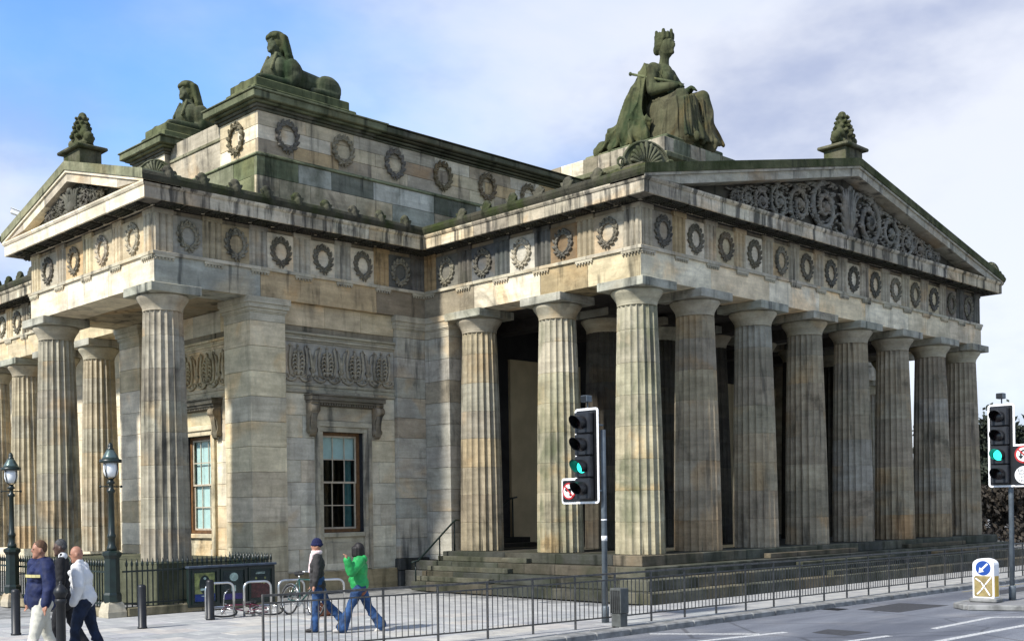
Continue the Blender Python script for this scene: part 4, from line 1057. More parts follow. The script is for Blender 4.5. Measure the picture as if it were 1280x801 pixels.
sphinx(AY0 + PW / 2 + .05, 'mossy stone sphinx lying on the attic pedestal beside the long wreathed wall')
sphinx(AY1 - PW / 2 - .05, 'mossy stone sphinx on the farther attic pedestal behind the parapet, its hindquarters hidden')

# seated queen on her pedestal
QX0, QX1, QY0, QY1 = 7.42, 12.1, 4.30, 9.6
qp = MB().box(QX0 + .5, QX1 - .5, QY0 + .5, QY1, 11.5, 14.5).build('statue_pedestal', 'stone', bld, GREY)
for (z0, z1, o, c) in ((12.2, 13.7, -.45, (.36, .34, .29)), (13.701, 13.80, -.30, DIRTY), (13.801, 13.97, -.02, (.15, .16, .11))): MB().cbox(QX0 - o, QX1 + o, QY0 - o, QY1, z0, z1, .02).build('pedestal_course', 'stone_green', qp, c)
y = QY0
while y < QY1 - .1:
    L = rnd.uniform(.5, .8); y1 = min(y + L, QY1)
    if QY1 - y1 < .3: y1 = QY1
    MB().cbox(QX0 + .16, QX0 + .7, y + .2 + .004, y1 + .2 - .004, 13.972, 14.52, .015).build('stone_block', 'stone_sooty', qp, pick((PALE, 2), (GREY, 2), (DIRTY, 1))); y = y1
for k in range(4): MB().cbox(QX0 + .705 + k * .92, QX0 + 1.62 + k * .92, QY0 + .2, QY0 + .8, 13.972, 14.52, .015).build('stone_block', 'stone_green', qp, pick((GREY, 2), ((.25, .27, .22), 2)))
MB().box(QX0 + .6, QX1 - .3, QY0 + .7, QY1, 13.9, 14.5).build('pedestal_top', 'stone_green', qp, DIRTY)
st = thing('seated_statue', 'mossy stone statue of a seated crowned woman in robes holding a sceptre', 'statue', (9.76, 6.2, 14.52)); so_ = Vector((9.76, 6.2, 14.52))
def S(x, y, z): return Vector((x, y, z)) - so_
zf = 14.53
MB().cbox(-2.0, 2.0, -1.80, 2.6, .002, .26, .04).build('plinth', 'statue', st, (.17, .19, .13))
b = MB(); C_ = lambda a, c, r0, r1: b.cap(S(*a), S(*c), r0, r1, 14)
C_((9.76, 6.35, 16.15), (9.78, 6.15, 17.0), .52, .44); C_((9.78, 6.12, 16.95), (9.76, 6.1, 17.35), .52, .56)
C_((9.2, 6.15, 17.52), (10.35, 6.15, 17.52), .33, .33); C_((9.76, 6.02, 17.6), (9.78, 5.95, 18.2), .24, .19)
for s_ in (-1, 1): b.ball(S(9.76 + s_ * .25, 5.66, 17.25), (.23, .18, .22), 10)
b.ball(S(9.80, 5.90, 18.46), (.33, .38, .44), 14); b.ball(S(9.82, 5.50, 18.44), (.055, .09, .12), 8); b.ball(S(9.81, 5.60, 18.20), (.12, .12, .09), 8); b.ball(S(9.81, 5.57, 18.30), (.09, .06, .035), 8)
for s_ in (-1, 1): b.ball(S(9.81 + s_ * .12, 5.59, 18.60), (.10, .06, .04), 8)
C_((9.02, 6.15, 17.48), (8.85, 5.95, 16.80), .27, .22); C_((8.85, 5.95, 16.78), (9.30, 5.02, 16.82), .22, .13)
C_((10.48, 6.12, 17.48), (10.72, 5.7, 16.85), .27, .22); C_((10.72, 5.7, 16.85), (10.25, 4.95, 16.85), .21, .13)
def hand(p, dx):
    b.ball(S(*p), (.13, .15, .08), 10)
    for k in range(4): b.cap(S(p[0] + dx * .02 + (k - 1.5) * .066, p[1] - .08, p[2] + .0), S(p[0] + (k - 1.5) * .072, p[1] - .22 + abs(k - 1.4) * .02, p[2] - .12), .045, .04, 8)
    b.cap(S(p[0] + dx * .10, p[1] - .02, p[2] + .02), S(p[0] + dx * .16, p[1] - .15, p[2] + .02), .04, .03, 8)
hand((9.36, 4.92, 16.83), 1); hand((10.18, 4.86, 16.84), -1)
voxel('body', b, .04, 'statue', st, (.075, .085, .05), 3)
rr = random.Random(4)
b = MB()   # robe over lap and legs
C_((9.38, 6.2, 16.08), (9.26, 4.72, 16.30), .46, .33); C_((10.2, 6.2, 16.08), (10.42, 4.50, 16.42), .46, .33)
C_((9.76, 6.1, 16.0), (9.80, 5.0, 16.05), .45, .26)
C_((9.24, 4.68, 16.2), (9.16, 4.55, 14.85), .31, .36); C_((10.44, 4.46, 16.3), (10.62, 4.30, 14.85), .31, .40); C_((9.85, 4.85, 15.9), (9.88, 4.66, 14.85), .26, .40)
for k in range(15):     # falling folds from the knees
    u = k / 14; xa = 8.98 + 1.75 * u; xb = 8.70 + 2.45 * u + rr.uniform(-.06, .06)
    ya = 4.42 - .16 * sin(pi * u) + (.22 if abs(u - .45) < .16 else 0); yb = 4.12 - .10 * u + rr.uniform(-.07, .07)
    C_((xa, ya, 16.42 - .5 * abs(u - .42)), ((xa + xb) / 2, (ya + yb) / 2 + .05, 15.5), .06, .075); C_(((xa + xb) / 2, (ya + yb) / 2 + .05, 15.5), (xb, yb, 14.85), .075, .11)
for k in range(10):     # folds across the lap, hanging between the knees
    u = k / 9; xm = 9.82; ym = 5.9 - 1.25 * u; zm = 16.28 - .10 * sin(pi * u)
    C_((8.98 + .03 * k, ym + .10, 16.42), (xm, ym - .12, zm), .065, .06); C_((xm, ym - .12, zm), (10.70, ym + .02, 16.50), .06, .065)
for k in range(9):      # side folds beside the near leg
    u = k / 8; C_((8.90, 5.95 - 1.2 * u, 16.25), (8.72 - .10 * sin(u * 5), 6.0 - 1.3 * u, 14.86), .075, .12)
C_((9.0, 5.4, 15.8), (8.95, 5.6, 14.95), .30, .36); C_((10.7, 5.3, 15.8), (10.85, 5.4, 14.95), .34, .40)
for s_ in (9.22, 10.5): C_((s_, 4.30, 14.86), (s_ + .02, 3.98, 14.84), .13, .10)
ro = voxel('robe', b, .03, 'statue_drape', st, (.085, .085, .055), 2)
def robe_fold(p, n_):
    w = p + so_; below = max(0, min(1, (16.35 - w.z) / .5)); ph = atan2(w.x - 9.8, -(w.y - 5.6))
    hang = ridge(ph * 7.5 + .5 * sin(w.z * 2.1 + ph * 3) + .25 * sin(w.z * 5)) * (.03 + .04 * min(1, (16.35 - w.z) / 1.3))
    lap = ridge((w.y * 3.4 + w.x * 2.0) + .6 * sin(w.x * 4.5)) * .022
    return (hang * below if w.z < 16.35 else 0) + lap * (1 - below)
fold(ro, robe_fold)
b = MB()   # cloak over the shoulders and the seat
C_((8.98, 6.32, 17.55), (8.62, 6.7, 16.4), .27, .36); C_((8.62, 6.7, 16.4), (8.35, 7.0, 15.1), .38, .52); C_((9.76, 6.75, 17.35), (9.76, 7.3, 15.3), .45, .9)
C_((10.5, 6.4, 17.5), (10.9, 6.9, 16.2), .3, .5); C_((10.9, 6.9, 16.2), (11.1, 7.0, 15.2), .5, .6)
C_((8.3, 7.2, 15.1), (8.05, 8.4, 14.9), .42, .16); C_((8.3, 6.3, 15.2), (8.15, 5.8, 15.0), .38, .28); C_((9.7, 7.4, 15.3), (9.6, 8.4, 15.0), .6, .3)
for k in range(10):
    u = k / 9; x1 = 8.0 + .12 * sin(k * 2.1); C_((8.78 - .06 * u, 6.2 + .45 * u, 17.55 - .25 * u), (8.40 + .05 * sin(k), 6.15 + .85 * u, 16.2), .06, .075); C_((8.40 + .05 * sin(k), 6.15 + .85 * u, 16.2), (x1 - .02 - .15 * u, 5.85 + 2.25 * u, 14.86), .075, .13)
for k in range(6): # swags thrown over the side of the seat
    u = k / 5; pts = [(8.55, 6.9 - .1 * k, 16.5 - .2 * k), (8.18, 6.45 - .05 * k, 15.75 - .17 * k), (8.45, 5.7 + .05 * k, 15.6 - .15 * k)]
    for a, c in zip(pts[:-1], pts[1:]): C_(a, c, .085, .095)
C_((9.0, 6.1, 17.62), (9.55, 5.78, 17.35), .12, .10); C_((10.45, 6.05, 17.62), (10.0, 5.75, 17.3), .12, .10)
for k in range(5): C_((9.15 + .3 * k, 5.78, 17.45 - .06 * k), (9.4 + .2 * k, 5.68, 16.75), .05, .06)
ck = voxel('cloak', b, .03, 'statue', st, (.085, .095, .052), 3)
def cloak_fold(p, n_):
    w = p + so_; ph = atan2(w.y - 6.9, w.x - 9.5); f_ = max(0, min(1, (17.6 - w.z) / 1.2))
    return ridge(ph * 8 + .9 * sin(w.z * 1.7 + ph * 2) + .4 * sin(w.z * 3.3)) * (.03 + .06 * f_)
fold(ck, cloak_fold); st.scale = (.84, .80, 1.0)
b = MB()
b.ball(S(9.80, 6.06, 18.58), (.40, .38, .38), 12); b.ball(S(9.78, 6.36, 18.45), (.17, .18, .2), 10)
for k in range(12):
    a = 2 * pi * k / 12; b.cap(S(9.80 + .33 * cos(a), 5.98 + .35 * sin(a), 18.72), S(9.80 + .35 * cos(a), 5.98 + .37 * sin(a), 18.86 + (.10 if k % 2 else 0)), .09, .08, 8)
for k in range(9): a = pi * k / 8; b.ball(S(9.80 + .31 * cos(a), 5.95 + .2 * sin(a) + .1, 18.5), .09, 8)
voxel('crown', b, .035, 'statue', st, (.07, .08, .045), 1)
MB().tube([S(8.42, 6.75, 17.42), S(9.40, 4.86, 16.86)], [.045, .05], 8).ball(S(8.42, 6.75, 17.42), .075, 8).build('sceptre', 'statue', st, (.12, .14, .08))

# ================================================================== street furniture
# ---------------- spiked iron fence round the wing
fx, fy, fx2, fyB = -12.0, 5.35, -7.75, 16.5
fen = thing('iron_fence', 'dark green iron fence with spear tips on a low stone plinth round the wing', 'fence', (fx, fy, 0))
def bar_mesh(z0=.20, z1=1.10):
    b = MB(); b.box(-.012, .012, -.012, .012, z0, z1); b.lathe([(.012, z1), (.030, z1 + .02), (.030, z1 + .035), (.034, z1 + .06), (.004, z1 + .19)], 6)
    return b.mesh('bar', 'iron_green')
BAR = bar_mesh()
def run_bars(a, c, step=.13, skip=()):
    a = Vector((*a, 0)); c = Vector((*c, 0)); d = c - a; n = round(d.length / step)
    for k in range(n + 1):
        inst('bar', BAR, fen, None, a + d * k / n - Vector((fx, fy, 0)))
run_bars((fx, fy + .35), (fx, fyB)); run_bars((fx + .35, fy), (fx2, fy)); run_bars((fx2, fy + .13), (fx2, 7.2))
for z in (.26, .98):
    b = MB(); b.box(-.02, .02, .25, fyB - fy, z, z + .04); b.box(.25, fx2 - fx, -.02, .02, z + .001, z + .041); b.box(fx2 - fx - .02, fx2 - fx + .02, .02, 1.9, z, z + .04); b.build('rail', 'iron_green', fen)
for (a0, a1, b0, b1) in ((-.16, .16, .3, 5.0), (-.16, .16, 5.01, 11.15), (.3, 2.2, -.16, .16), (2.205, 4.41, -.16, .16), (4.09, 4.41, .165, 1.95)): MB().cbox(a0, a1, b0, b1, .002, .2, .02).build('plinth', 'step_stone', fen, (.30, .27, .20))

# ---------------- lamp posts
def lamp(loc, label):
    t = thing('lamp_post', label, 'lamp post', loc)
    MB().lathe([(.32, .002), (.32, .12), (.29, .20), (.26, .30), (.20, .36)], 4, sq=1).build('stone_foot', 'stone_clean', t, (.40, .38, .33))
    MB().lathe([(.21, .34), (.21, .50), (.18, .55), (.17, 1.30), (.185, 1.33), (.225, 1.38), (.225, 1.44), (.14, 1.48)], 8, smooth=False).build('pedestal', 'iron_green', t)
    MB().lathe([(.11, 1.47), (.11, 1.55), (.08, 1.60), (.075, 1.75), (.095, 1.78), (.095, 1.82), (.07, 1.86), (.055, 2.75), (.09, 2.78), (.09, 2.82), (.05, 2.86), (.05, 2.95), (.10, 2.98), (.06, 3.03), (.045, 3.08)], 14).build('post', 'iron_green', t)
    c = MB(); c.tube([(-.24, 0, 2.90), (.24, 0, 2.90)], .014, 6)
    for s_ in (-1, 1): c.ball((s_ * .25, 0, 2.90), .03, 8)
    for k in range(4):
        a = pi / 2 * k + .4; c.tube([(.04 * cos(a), .04 * sin(a), 3.05), (.14 * cos(a), .14 * sin(a), 3.12), (.19 * cos(a), .19 * sin(a), 3.28), (.19 * cos(a), .19 * sin(a), 3.42)], .012, 6)
    c.build('lantern_frame', 'iron_green', t)
    MB().lathe([(.05, 3.10), (.13, 3.14), (.165, 3.24), (.16, 3.36), (.15, 3.44)], 18).build('globe', 'lamp_glass', t)
    MB().lathe([(.24, 3.43), (.25, 3.45), (.24, 3.50), (.20, 3.51)], 18).build('collar', 'iron_green', t)
    MB().lathe([(.20, 3.50), (.16, 3.58), (.10, 3.68), (.075, 3.72)], 18).build('cap', 'lamp_cap', t)
    MB().lathe([(.075, 3.71), (.08, 3.74), (.05, 3.76), (.06, 3.80), (.045, 3.84), (.015, 3.88)], 12).build('finial', 'iron_green', t)
lamp((-11.95, 5.45, 0), 'green iron lamp post at the corner of the spiked fence')
lamp((-12.18, 10.35, 0), 'green iron lamp post farther along the fence before the wing portico')

# ---------------- poster case on the fence
pc = thing('poster_case', 'dark green noticeboard of three posters fixed to the spiked fence', 'noticeboard', (-10.2, 5.14, .10))
b = MB(); W3 = 2.42; b.cbox(0, W3, .0, .10, 0, .90, .01); b.build('case', 'iron_green', pc)
MB().cbox(-.03, W3 + .03, -.05, .11, .902, .96, .015).build('top_rail', 'pole_blue', pc)
for k in range(3):
    x0 = .08 + k * .78; x1 = x0 + .70
    f = MB(); f.box(x0, x1, -.03, .002, .06, .10); f.box(x0, x1, -.03, .002, .82, .86); f.box(x0, x0 + .04, -.03, .002, .10, .82); f.box(x1 - .04, x1, -.03, .002, .10, .82); f.build('door_frame', 'iron_green', pc)
    p = MB().box(x0 + .08, x1 - .08, -.006, -.001, .13, .79).build('poster', ('poster_gold', 'poster_dark', 'poster_dark')[k], pc)
    q = lambda mb, nm, mt: mb.build(nm, mt, p)
    def disc(cx, cz, rx, rz, y): return MB().prism([(cx + rx * cos(a * pi / 10), cz + rz * sin(a * pi / 10)) for a in range(20)], lambda pt, t: Vector((pt[0], t, pt[1])), y, y + .001)
    cx = (x0 + x1) / 2
    if k == 0:
        q(disc(cx, .52, .15, .22, -.0085), 'print', 'poster_dark'); q(disc(cx, .66, .035, .03, -.010), 'print', 'poster_white'); q(MB().box(cx - .12, cx + .12, -.0105, -.0095, .38, .43), 'print', 'poster_white'); q(MB().box(x0 + .08, x1 - .08, -.0115, -.0068, .131, .30), 'print', 'poster_blue'); q(MB().box(cx - .10, cx + .10, -.013, -.012, .245, .262), 'print', 'poster_white')
    elif k == 1:
        q(disc(cx + .02, .66, .12, .10, -.0085), 'print', 'poster_white'); q(MB().box(cx - .05, cx + .07, -.0085, -.0075, .32, .46), 'print', 'poster_white'); q(MB().box(x0 + .08, x1 - .08, -.0085, -.0068, .131, .27), 'print', 'poster_purple')
    else:
        q(MB().box(x0 + .08, x1 - .08, -.0085, -.0068, .131, .50), 'print', 'poster_red'); q(MB().box(cx - .14, cx + .12, -.0085, -.0075, .70, .715), 'print', 'poster_white'); q(MB().box(cx - .12, cx + .13, -.0085, -.0075, .73, .742), 'print', 'poster_white')
        for (dx, dz) in ((-.13, .60), (.02, .50), (.10, .48), (.13, .60)): q(disc(cx + dx, dz, .03, .03, -.0095), 'print', 'poster_gold')
    MB().box(x0 + .041, x1 - .041, -.022, -.019, .101, .819).build('glass_door', 'glass', pc)

# ---------------- bollards
def bollard(loc, h, r, label, group=None):
    t = MB().lathe([(r * 1.15, .001), (r * 1.15, .03), (r, .04), (r, h - r * .7), (r * .92, h - r * .3), (r * .6, h - .05 * r), (.01, h)], 18).build('bollard', 'iron_black', None, None, loc)
    return tag(t, label, 'bollard', group)
bollard((-14.99, 3.46, 0), .88, .085, 'plain black bollard on the paving beside the walking men')
bollard((-12.75, 2.64, 0), .88, .085, 'plain black bollard standing alone between lamp post and noticeboard')
bollard((-10.84, 3.18, 0), .86, .085, 'plain black bollard in front of the first steel cycle hoop')
ob = thing('bollard', 'ornate black bollard with ringed neck and domed cap in front of the men', 'bollard', (-16.78, -2.40, 0))
MB().lathe([(.12, .001), (.12, .10), (.085, .16), (.07, .22), (.066, 1.0), (.085, 1.03), (.085, 1.07), (.07, 1.09)], 16).build('shaft', 'iron_black', ob)
MB().lathe([(.07, 1.089), (.078, 1.12), (.095, 1.15), (.10, 1.18), (.09, 1.22), (.06, 1.26), (.028, 1.29), (.022, 1.30), (.026, 1.32), (.004, 1.345)], 16).build('cap', 'iron_black', ob)

# ---------------- cycle hoops
def hoop(x0, x1, y0, y1, label, h=.76):
    a = Vector((x0, y0, 0)); c = Vector((x1, y1, 0)); d = c - a; L = d.length; d.normalize(); r = .14; pts = [Vector((0, 0, .001)), Vector((0, 0, h - r))]
    pts += [Vector((0, 0, h - r)) + d * r * (1 - cos(q)) + Vector((0, 0, r * sin(q))) for q in (pi / 8, pi / 4, 3 * pi / 8, pi / 2)]
    pts += [d * (L - r) + Vector((0, 0, h - r)) + d * r * sin(q) + Vector((0, 0, r * cos(q))) for q in (0, pi / 8, pi / 4, 3 * pi / 8, pi / 2)] + [d * L + Vector((0, 0, .001))]
    return tag(MB().tube(pts, .026, 10).build('cycle_hoop', 'steel', None, None, a), label, 'cycle rack', 'steel cycle hoops by the noticeboard')
hoop(-10.80, -10.18, 3.42, 3.28, 'steel cycle hoop just behind a black bollard')
hoop(-9.98, -9.38, 3.18, 3.02, 'steel cycle hoop before the third poster, with no bollard in front')
hoop(-9.20, -8.60, 2.98, 2.84, 'steel cycle hoop with the green bicycle leaning on it')
hoop(-8.62, -7.95, 2.45, 2.22, 'steel cycle hoop behind the two walking women')

# ---------------- bicycles (local: x along, z up)
def bicycle(label, M, mat, bag=False):
    t = thing('bicycle', label, 'bicycle', (0, 0, 0)); t.matrix_world = M
    W = .32; xs = (-.50, .52)
    for x in xs:
        pts = [(x + W * cos(a * pi / 14), 0, .335 + W * sin(a * pi / 14)) for a in range(29)]
        w = MB().tube(pts, .019, 6, caps=False).build('wheel', 'tyre', t)
        MB().tube([(x + (W - .025) * cos(a * pi / 14), 0, .335 + (W - .025) * sin(a * pi / 14)) for a in range(29)], .009, 5, caps=False).build('rim', 'steel', w)
        sp = MB()
        for k in range(14):
            a = k * 2 * pi / 14; sp.tube([(x, .02 * (-1) ** k, .335), (x + (W - .03) * cos(a), 0, .335 + (W - .03) * sin(a))], .0022, 4)
        sp.tube([(x, -.05, .335), (x, .05, .335)], .022, 8); sp.build('spokes', 'steel', w)
    b = MB(); bb = (-.08, 0, .29); seat = (-.20, 0, .80); head = (.34, 0, .80); hl = (.38, 0, .66)
    for a, c, r in ((bb, seat, .016), (seat, head, .016), (bb, hl, .018), (head, hl, .02)): b.tube([a, c], r, 8)
    for s_ in (-1, 1):
        b.tube([(-.08, s_ * .03, .29), (-.50, s_ * .05, .335)], .010, 6); b.tube([(-.20, s_ * .02, .78), (-.50, s_ * .05, .335)], .009, 6); b.tube([(.38, s_ * .03, .66), (.46, s_ * .045, .45), (.52, s_ * .05, .335)], .011, 6)
    b.build('frame', mat, t)
    MB().tube([(-.20, 0, .80), (-.225, 0, .90)], .013, 6).build('seat_post', 'steel', t)
    MB().cap((-.32, 0, .915), (-.06, 0, .925), .055, .022, 8).build('saddle', 'tyre', t)
    MB().tube([(.34, 0, .80), (.325, 0, .90), (.38, 0, .94)], .012, 6).tube([(.30, -.29, .96), (.36, -.20, .97), (.38, 0, .94), (.36, .20, .97), (.30, .29, .96)], .011, 6).build('handlebar', 'steel', t)
    for s_ in (-1, 1): MB().tube([(.30, s_ * .30, .96), (.22, s_ * .33, .95)], .017, 6).build('grip', 'tyre', t)
    c = MB().tube([(-.08, -.05, .29), (-.08, .05, .29)], .012, 6)
    for s_ in (-1, 1): c.tube([(-.08, s_ * .05, .29), (-.08 + s_ * .11, s_ * .055, .29 - s_ * .12)], .009, 6); c.box(-.08 + s_ * .11 - .045, -.08 + s_ * .11 + .045, s_ * .055, s_ * .055 + s_ * .09, .29 - s_ * .12 - .01, .29 - s_ * .12 + .01)
    c.lathe([(.095, -.004), (.095, .004)], 20, M=Matrix.Translation((-.08, -.04, .29)) @ Matrix.Rotation(pi / 2, 4, 'X')); c.build('crank', 'steel', t)
    for x in xs:
        m_ = MB(); m_.tube([(x + .355 * cos(a), 0, .335 + .355 * sin(a)) for a in [pi * .15 + k * .2 for k in range(12)]], .012, 5, flat=2.2, flatdir=(0, 1, 0)); m_.build('mudguard', 'steel', t)
    return t
Mg = Matrix.Translation((-9.05, 2.35, 0)) @ Matrix.Rotation(R(-92), 4, 'Z') @ Matrix.Rotation(R(-7), 4, 'X')
bicycle('green bicycle leaning against a steel cycle hoop', Mg, 'bike_green')
Mp = Matrix.Translation((-10.05, 2.90, .045)) @ Matrix.Rotation(R(158), 4, 'Z') @ Matrix.Rotation(R(77), 4, 'X')
bicycle('magenta bicycle fallen flat on the paving by the cycle hoops', Mp, 'bike_pink')
bg_ = thing('handbag', 'brown leather bag standing on the paving by the green bicycle', 'bag', (-8.75, 1.95, 0))
MB().cbox(-.19, .19, -.09, .09, .001, .30, .04).build('body', 'bag_brown', bg_); MB().tube([(-.13, 0, .29), (-.10, 0, .42), (0, 0, .46), (.10, 0, .42), (.13, 0, .29)], .012, 6).build('handle', 'bag_brown', bg_)

# ---------------- pedestrian guard rail along the kerb
RP = [Vector((-13.95, -3.35, 0)), Vector((-10.2, -3.85, 0)), Vector((-6.0, -4.13, 0)), Vector((0, -4.27, 0)), Vector((34, -4.27, 0))]
gr = thing('guard_rail', 'long grey steel pedestrian guard rail along the kerb', 'railing', RP[0]); o0 = RP[0]
def rail_at(s_):
    for a, c in zip(RP[:-1], RP[1:]):
        L = (c - a).length
        if s_ <= L + 1e-6: return a + (c - a) * s_ / L
        s_ -= L
    return RP[-1]
tot = sum((c - a).length for a, c in zip(RP[:-1], RP[1:]))
PH = 1.02
POST = MB().cbox(-.017, .017, -.017, .017, .001, PH, .004).mesh('post', 'rail_grey'); BARG = MB().tube([(0, 0, .17), (0, 0, .88)], .0088, 6, caps=False).mesh('bar', 'rail_grey')
npost = int(tot / 1.1)
for k in range(npost + 1): inst('post', POST, gr, None, rail_at(k * 1.1) - o0)
for (z, r) in ((1.0, .018), (.88, .013), (.17, .013)):
    b = MB()
    for a, c in zip(RP[:-1], RP[1:]):
        d = (c - a).normalized(); n_ = Vector((-d.y, d.x, 0)) * r; p, q = a - o0, c - o0; zz = Vector((0, 0, z)); hh = Vector((0, 0, r))
        b.add([p - n_ + zz - hh, q - n_ + zz - hh, q + n_ + zz - hh, p + n_ + zz - hh, p - n_ + zz + hh, q - n_ + zz + hh, q + n_ + zz + hh, p + n_ + zz + hh], [(3, 2, 1, 0), (4, 5, 6, 7), (0, 1, 5, 4), (1, 2, 6, 5), (2, 3, 7, 6), (3, 0, 4, 7)])
    b.build('rail', 'rail_grey', gr)
far = MB(); nb = 0
for k in range(npost):
    for j in range(1, 9):
        p = rail_at((k + j / 9) * 1.1) - o0
        if nb < 250: inst('bar', BARG, gr, None, p); nb += 1
        else: far.tube([p + Vector((0, 0, .17)), p + Vector((0, 0, .88))], .0105, 4, caps=False)
stuff(far.build('bars_beyond', 'rail_grey', gr))
cb = thing('control_cabinet', 'slim grey control cabinet beside the traffic light pole at the kerb', 'cabinet', (-6.43, -4.32, 0))
MB().cbox(-.11, .11, -.11, .11, .001, .26, .01).build('foot', 'box_grey', cb); MB().cbox(-.13, .13, -.13, .13, .261, .74, .012).build('housing', 'box_grey', cb)
for k in range(5): MB().box(-.138, -.131, -.11 + k * .046, -.085 + k * .046, .28, .70).build('louvre', 'iron_black', cb)

# ---------------- traffic lights; they face -x. Local: x = across the board to the viewer's right, y = towards the viewer, z up
def round_rect(x0, x1, z0, z1, r, n=5):
    out = []
    for (cx, cz, a0) in ((x1 - r, z1 - r, 0), (x0 + r, z1 - r, pi / 2), (x0 + r, z0 + r, pi), (x1 - r, z0 + r, 3 * pi / 2)):
        out += [(cx + r * cos(a0 + pi / 2 * k / n), cz + r * sin(a0 + pi / 2 * k / n)) for k in range(n + 1)]
    return out
def traffic_light(loc, label, bx, zb, zt_, ext, pole_h, stickers=False):
    """bx: board's left and right edge; ext: (x0, x1, z0, z1) of the sign wing"""
    t = thing('traffic_light', label, 'traffic light', loc, -pi / 2)      # local +y -> world -x after rz=+90
    t.rotation_euler = (0, 0, pi / 2)
    P = lambda p, q: Vector((-p[0], q, p[1]))      # viewer's right is local -x
    MB().lathe([(.055, .001), (.055, pole_h - .01), (.05, pole_h)], 16).build('pole', 'pole_grey', t)
    MB().lathe([(.075, .002), (.075, .30), (.056, .34)], 16).build('pole_sleeve', 'pole_grey', t)
    y0 = .16
    def plate(poly, a, c, nm, mt, par=t): return MB().prism(poly, P, a, c).build(nm, mt, par)
    bw = .045
    board = plate(round_rect(bx[0], bx[1], zb, zt_, .07), y0, y0 + .012, 'backing_board', 'white_paint')
    plate(round_rect(ext[0], ext[1], ext[2], ext[3], .06), y0 - .014, y0 - .001, 'sign_board', 'white_paint')
    plate(round_rect(bx[0] + bw, bx[1] - bw, zb + bw, zt_ - bw, .03), y0 + .0125, y0 + .02, 'board_face', 'signal_black', board)
    e0, e1 = (ext[0] + bw, bx[0] + bw + .02) if ext[0] < bx[0] else (bx[1] - bw - .02, ext[1] - bw)
    plate(round_rect(e0, e1, ext[2] + bw, ext[3] - bw, .03), y0 + .013, y0 + .0185, 'sign_face', 'signal_black', board)
    hw = .155; xc = (bx[0] + bx[1]) / 2; n = 4; H = (zt_ - zb - .16) / n
    for k in range(n):
        z0 = zt_ - .08 - (k + 1) * H; zc = z0 + H / 2
        hd = MB().cbox(-xc - hw - .04, -xc + hw + .04, y0 + .021, y0 + .17, z0 + .008, z0 + H - .008, .02).build('signal_head', 'signal_box', t)
        MB().lathe([(.125, 0), (.118, .012), (.09, .026), (.02, .032)], 20, M=Matrix.Translation((-xc, y0 + .171, zc)) @ Matrix.Rotation(-pi / 2, 4, 'X')).build('lens', 'green_light' if k == 2 else 'lens_dark', hd)
        v = MB(); pts = []
        for a in range(25):
            th = -pi * .28 + (pi * 1.56) * a / 24; L = .30 - .19 * (1 - sin(th)) / 2
            pts.append((th, L))
        vs = []; fs = []
        for (th, L) in pts:
            for (r, yy) in ((.138, .0), (.138, L), (.132, L), (.132, .0)): vs.append((-xc + r * cos(th), y0 + .165 + yy, zc + r * sin(th)))
        for a in range(24):
            for q in range(4): fs.append((a * 4 + q, a * 4 + (q + 1) % 4, a * 4 + 4 + (q + 1) % 4, a * 4 + 4 + q))
        v.add(vs, fs, False); v.build('visor', 'signal_black', hd)
    # brackets, detector on top
    for z in (zb + .25, zt_ - .35): MB().tube([(0, 0, z), (0, y0, z)], .02, 6).tube([(0, y0 * .6, z), (-xc, y0 - .01, z)], .018, 6).build('bracket', 'pole_grey', t)
    d = MB().tube([(-xc, y0 - .03, zt_ - .2), (-xc, y0 - .03, zt_ + .13)], .016, 6).build('stalk', 'pole_grey', t)
    MB().cbox(-xc - .08, -xc + .08, y0 - .08, y0 + .10, zt_ + .12, zt_ + .25, .012).build('detector', 'pole_grey', d); MB().box(-xc - .07, -xc + .07, y0 + .101, y0 + .104, zt_ + .13, zt_ + .24).build('detector_window', 'signal_black', d)
    if stickers: MB().lathe([(.057, 1.62), (.057, 1.72)], 16).build('sticker', 'sign_white', t); MB().lathe([(.057, 2.02), (.057, 2.05)], 16).build('sticker', 'sign_white', t)
    return t, P, y0, board
def sign_disc(t, P, y, cx, cz, r, ring=True, par=None):
    circ = lambda q: [(cx + q * cos(a * pi / 14), cz + q * sin(a * pi / 14)) for a in range(28)]
    s_ = MB().prism(circ(r), P, y, y + .012).build('sign', 'sign_red' if ring else 'sign_white', t)
    if ring: MB().prism(circ(r * .80), P, y + .0125, y + .015).build('sign_ground', 'sign_white', s_)
    return s_
def stroke(pts, w, P, y, h=.003, mb=None):
    mb = mb or MB()
    for a, c in zip(pts[:-1], pts[1:]):
        a = Vector(a); c = Vector(c); d = (c - a).normalized(); n_ = Vector((-d.y, d.x)) * w / 2; a = a - d * w * .3; c = c + d * w * .3
        mb.prism([tuple(a - n_), tuple(c - n_), tuple(c + n_), tuple(a + n_)], P, y, y + h)
    return mb
t1, P1, yy, bd = traffic_light((-5.98, -3.62, 0), 'traffic light showing green with no left turn sign, before the portico columns', (-.57, .03), 2.36, 4.26, (-.95, -.44, 2.36, 2.88), 3.82, True)
s_ = sign_disc(t1, P1, yy + .021, -.735, 2.62, .17)
stroke([(-.695, 2.53), (-.695, 2.65), (-.785, 2.65)], .045, P1, yy + .037).prism([(-.765, 2.59), (-.765, 2.71), (-.845, 2.65)], P1, yy + .0365, yy + .041).build('arrow', 'signal_black', s_)
stroke([(-.84, 2.725), (-.63, 2.515)], .03, P1, yy + .0425).build('bar', 'sign_red', s_)
t2, P2, yy, bd = traffic_light((4.16, -7.47, 0), 'traffic light showing green on the road island with no U-turn sign', (-.43, .17), 2.62, 4.55, (.07, .64, 2.62, 3.60), 3.9)
s_ = sign_disc(t2, P2, yy + .021, .36, 3.36, .20)
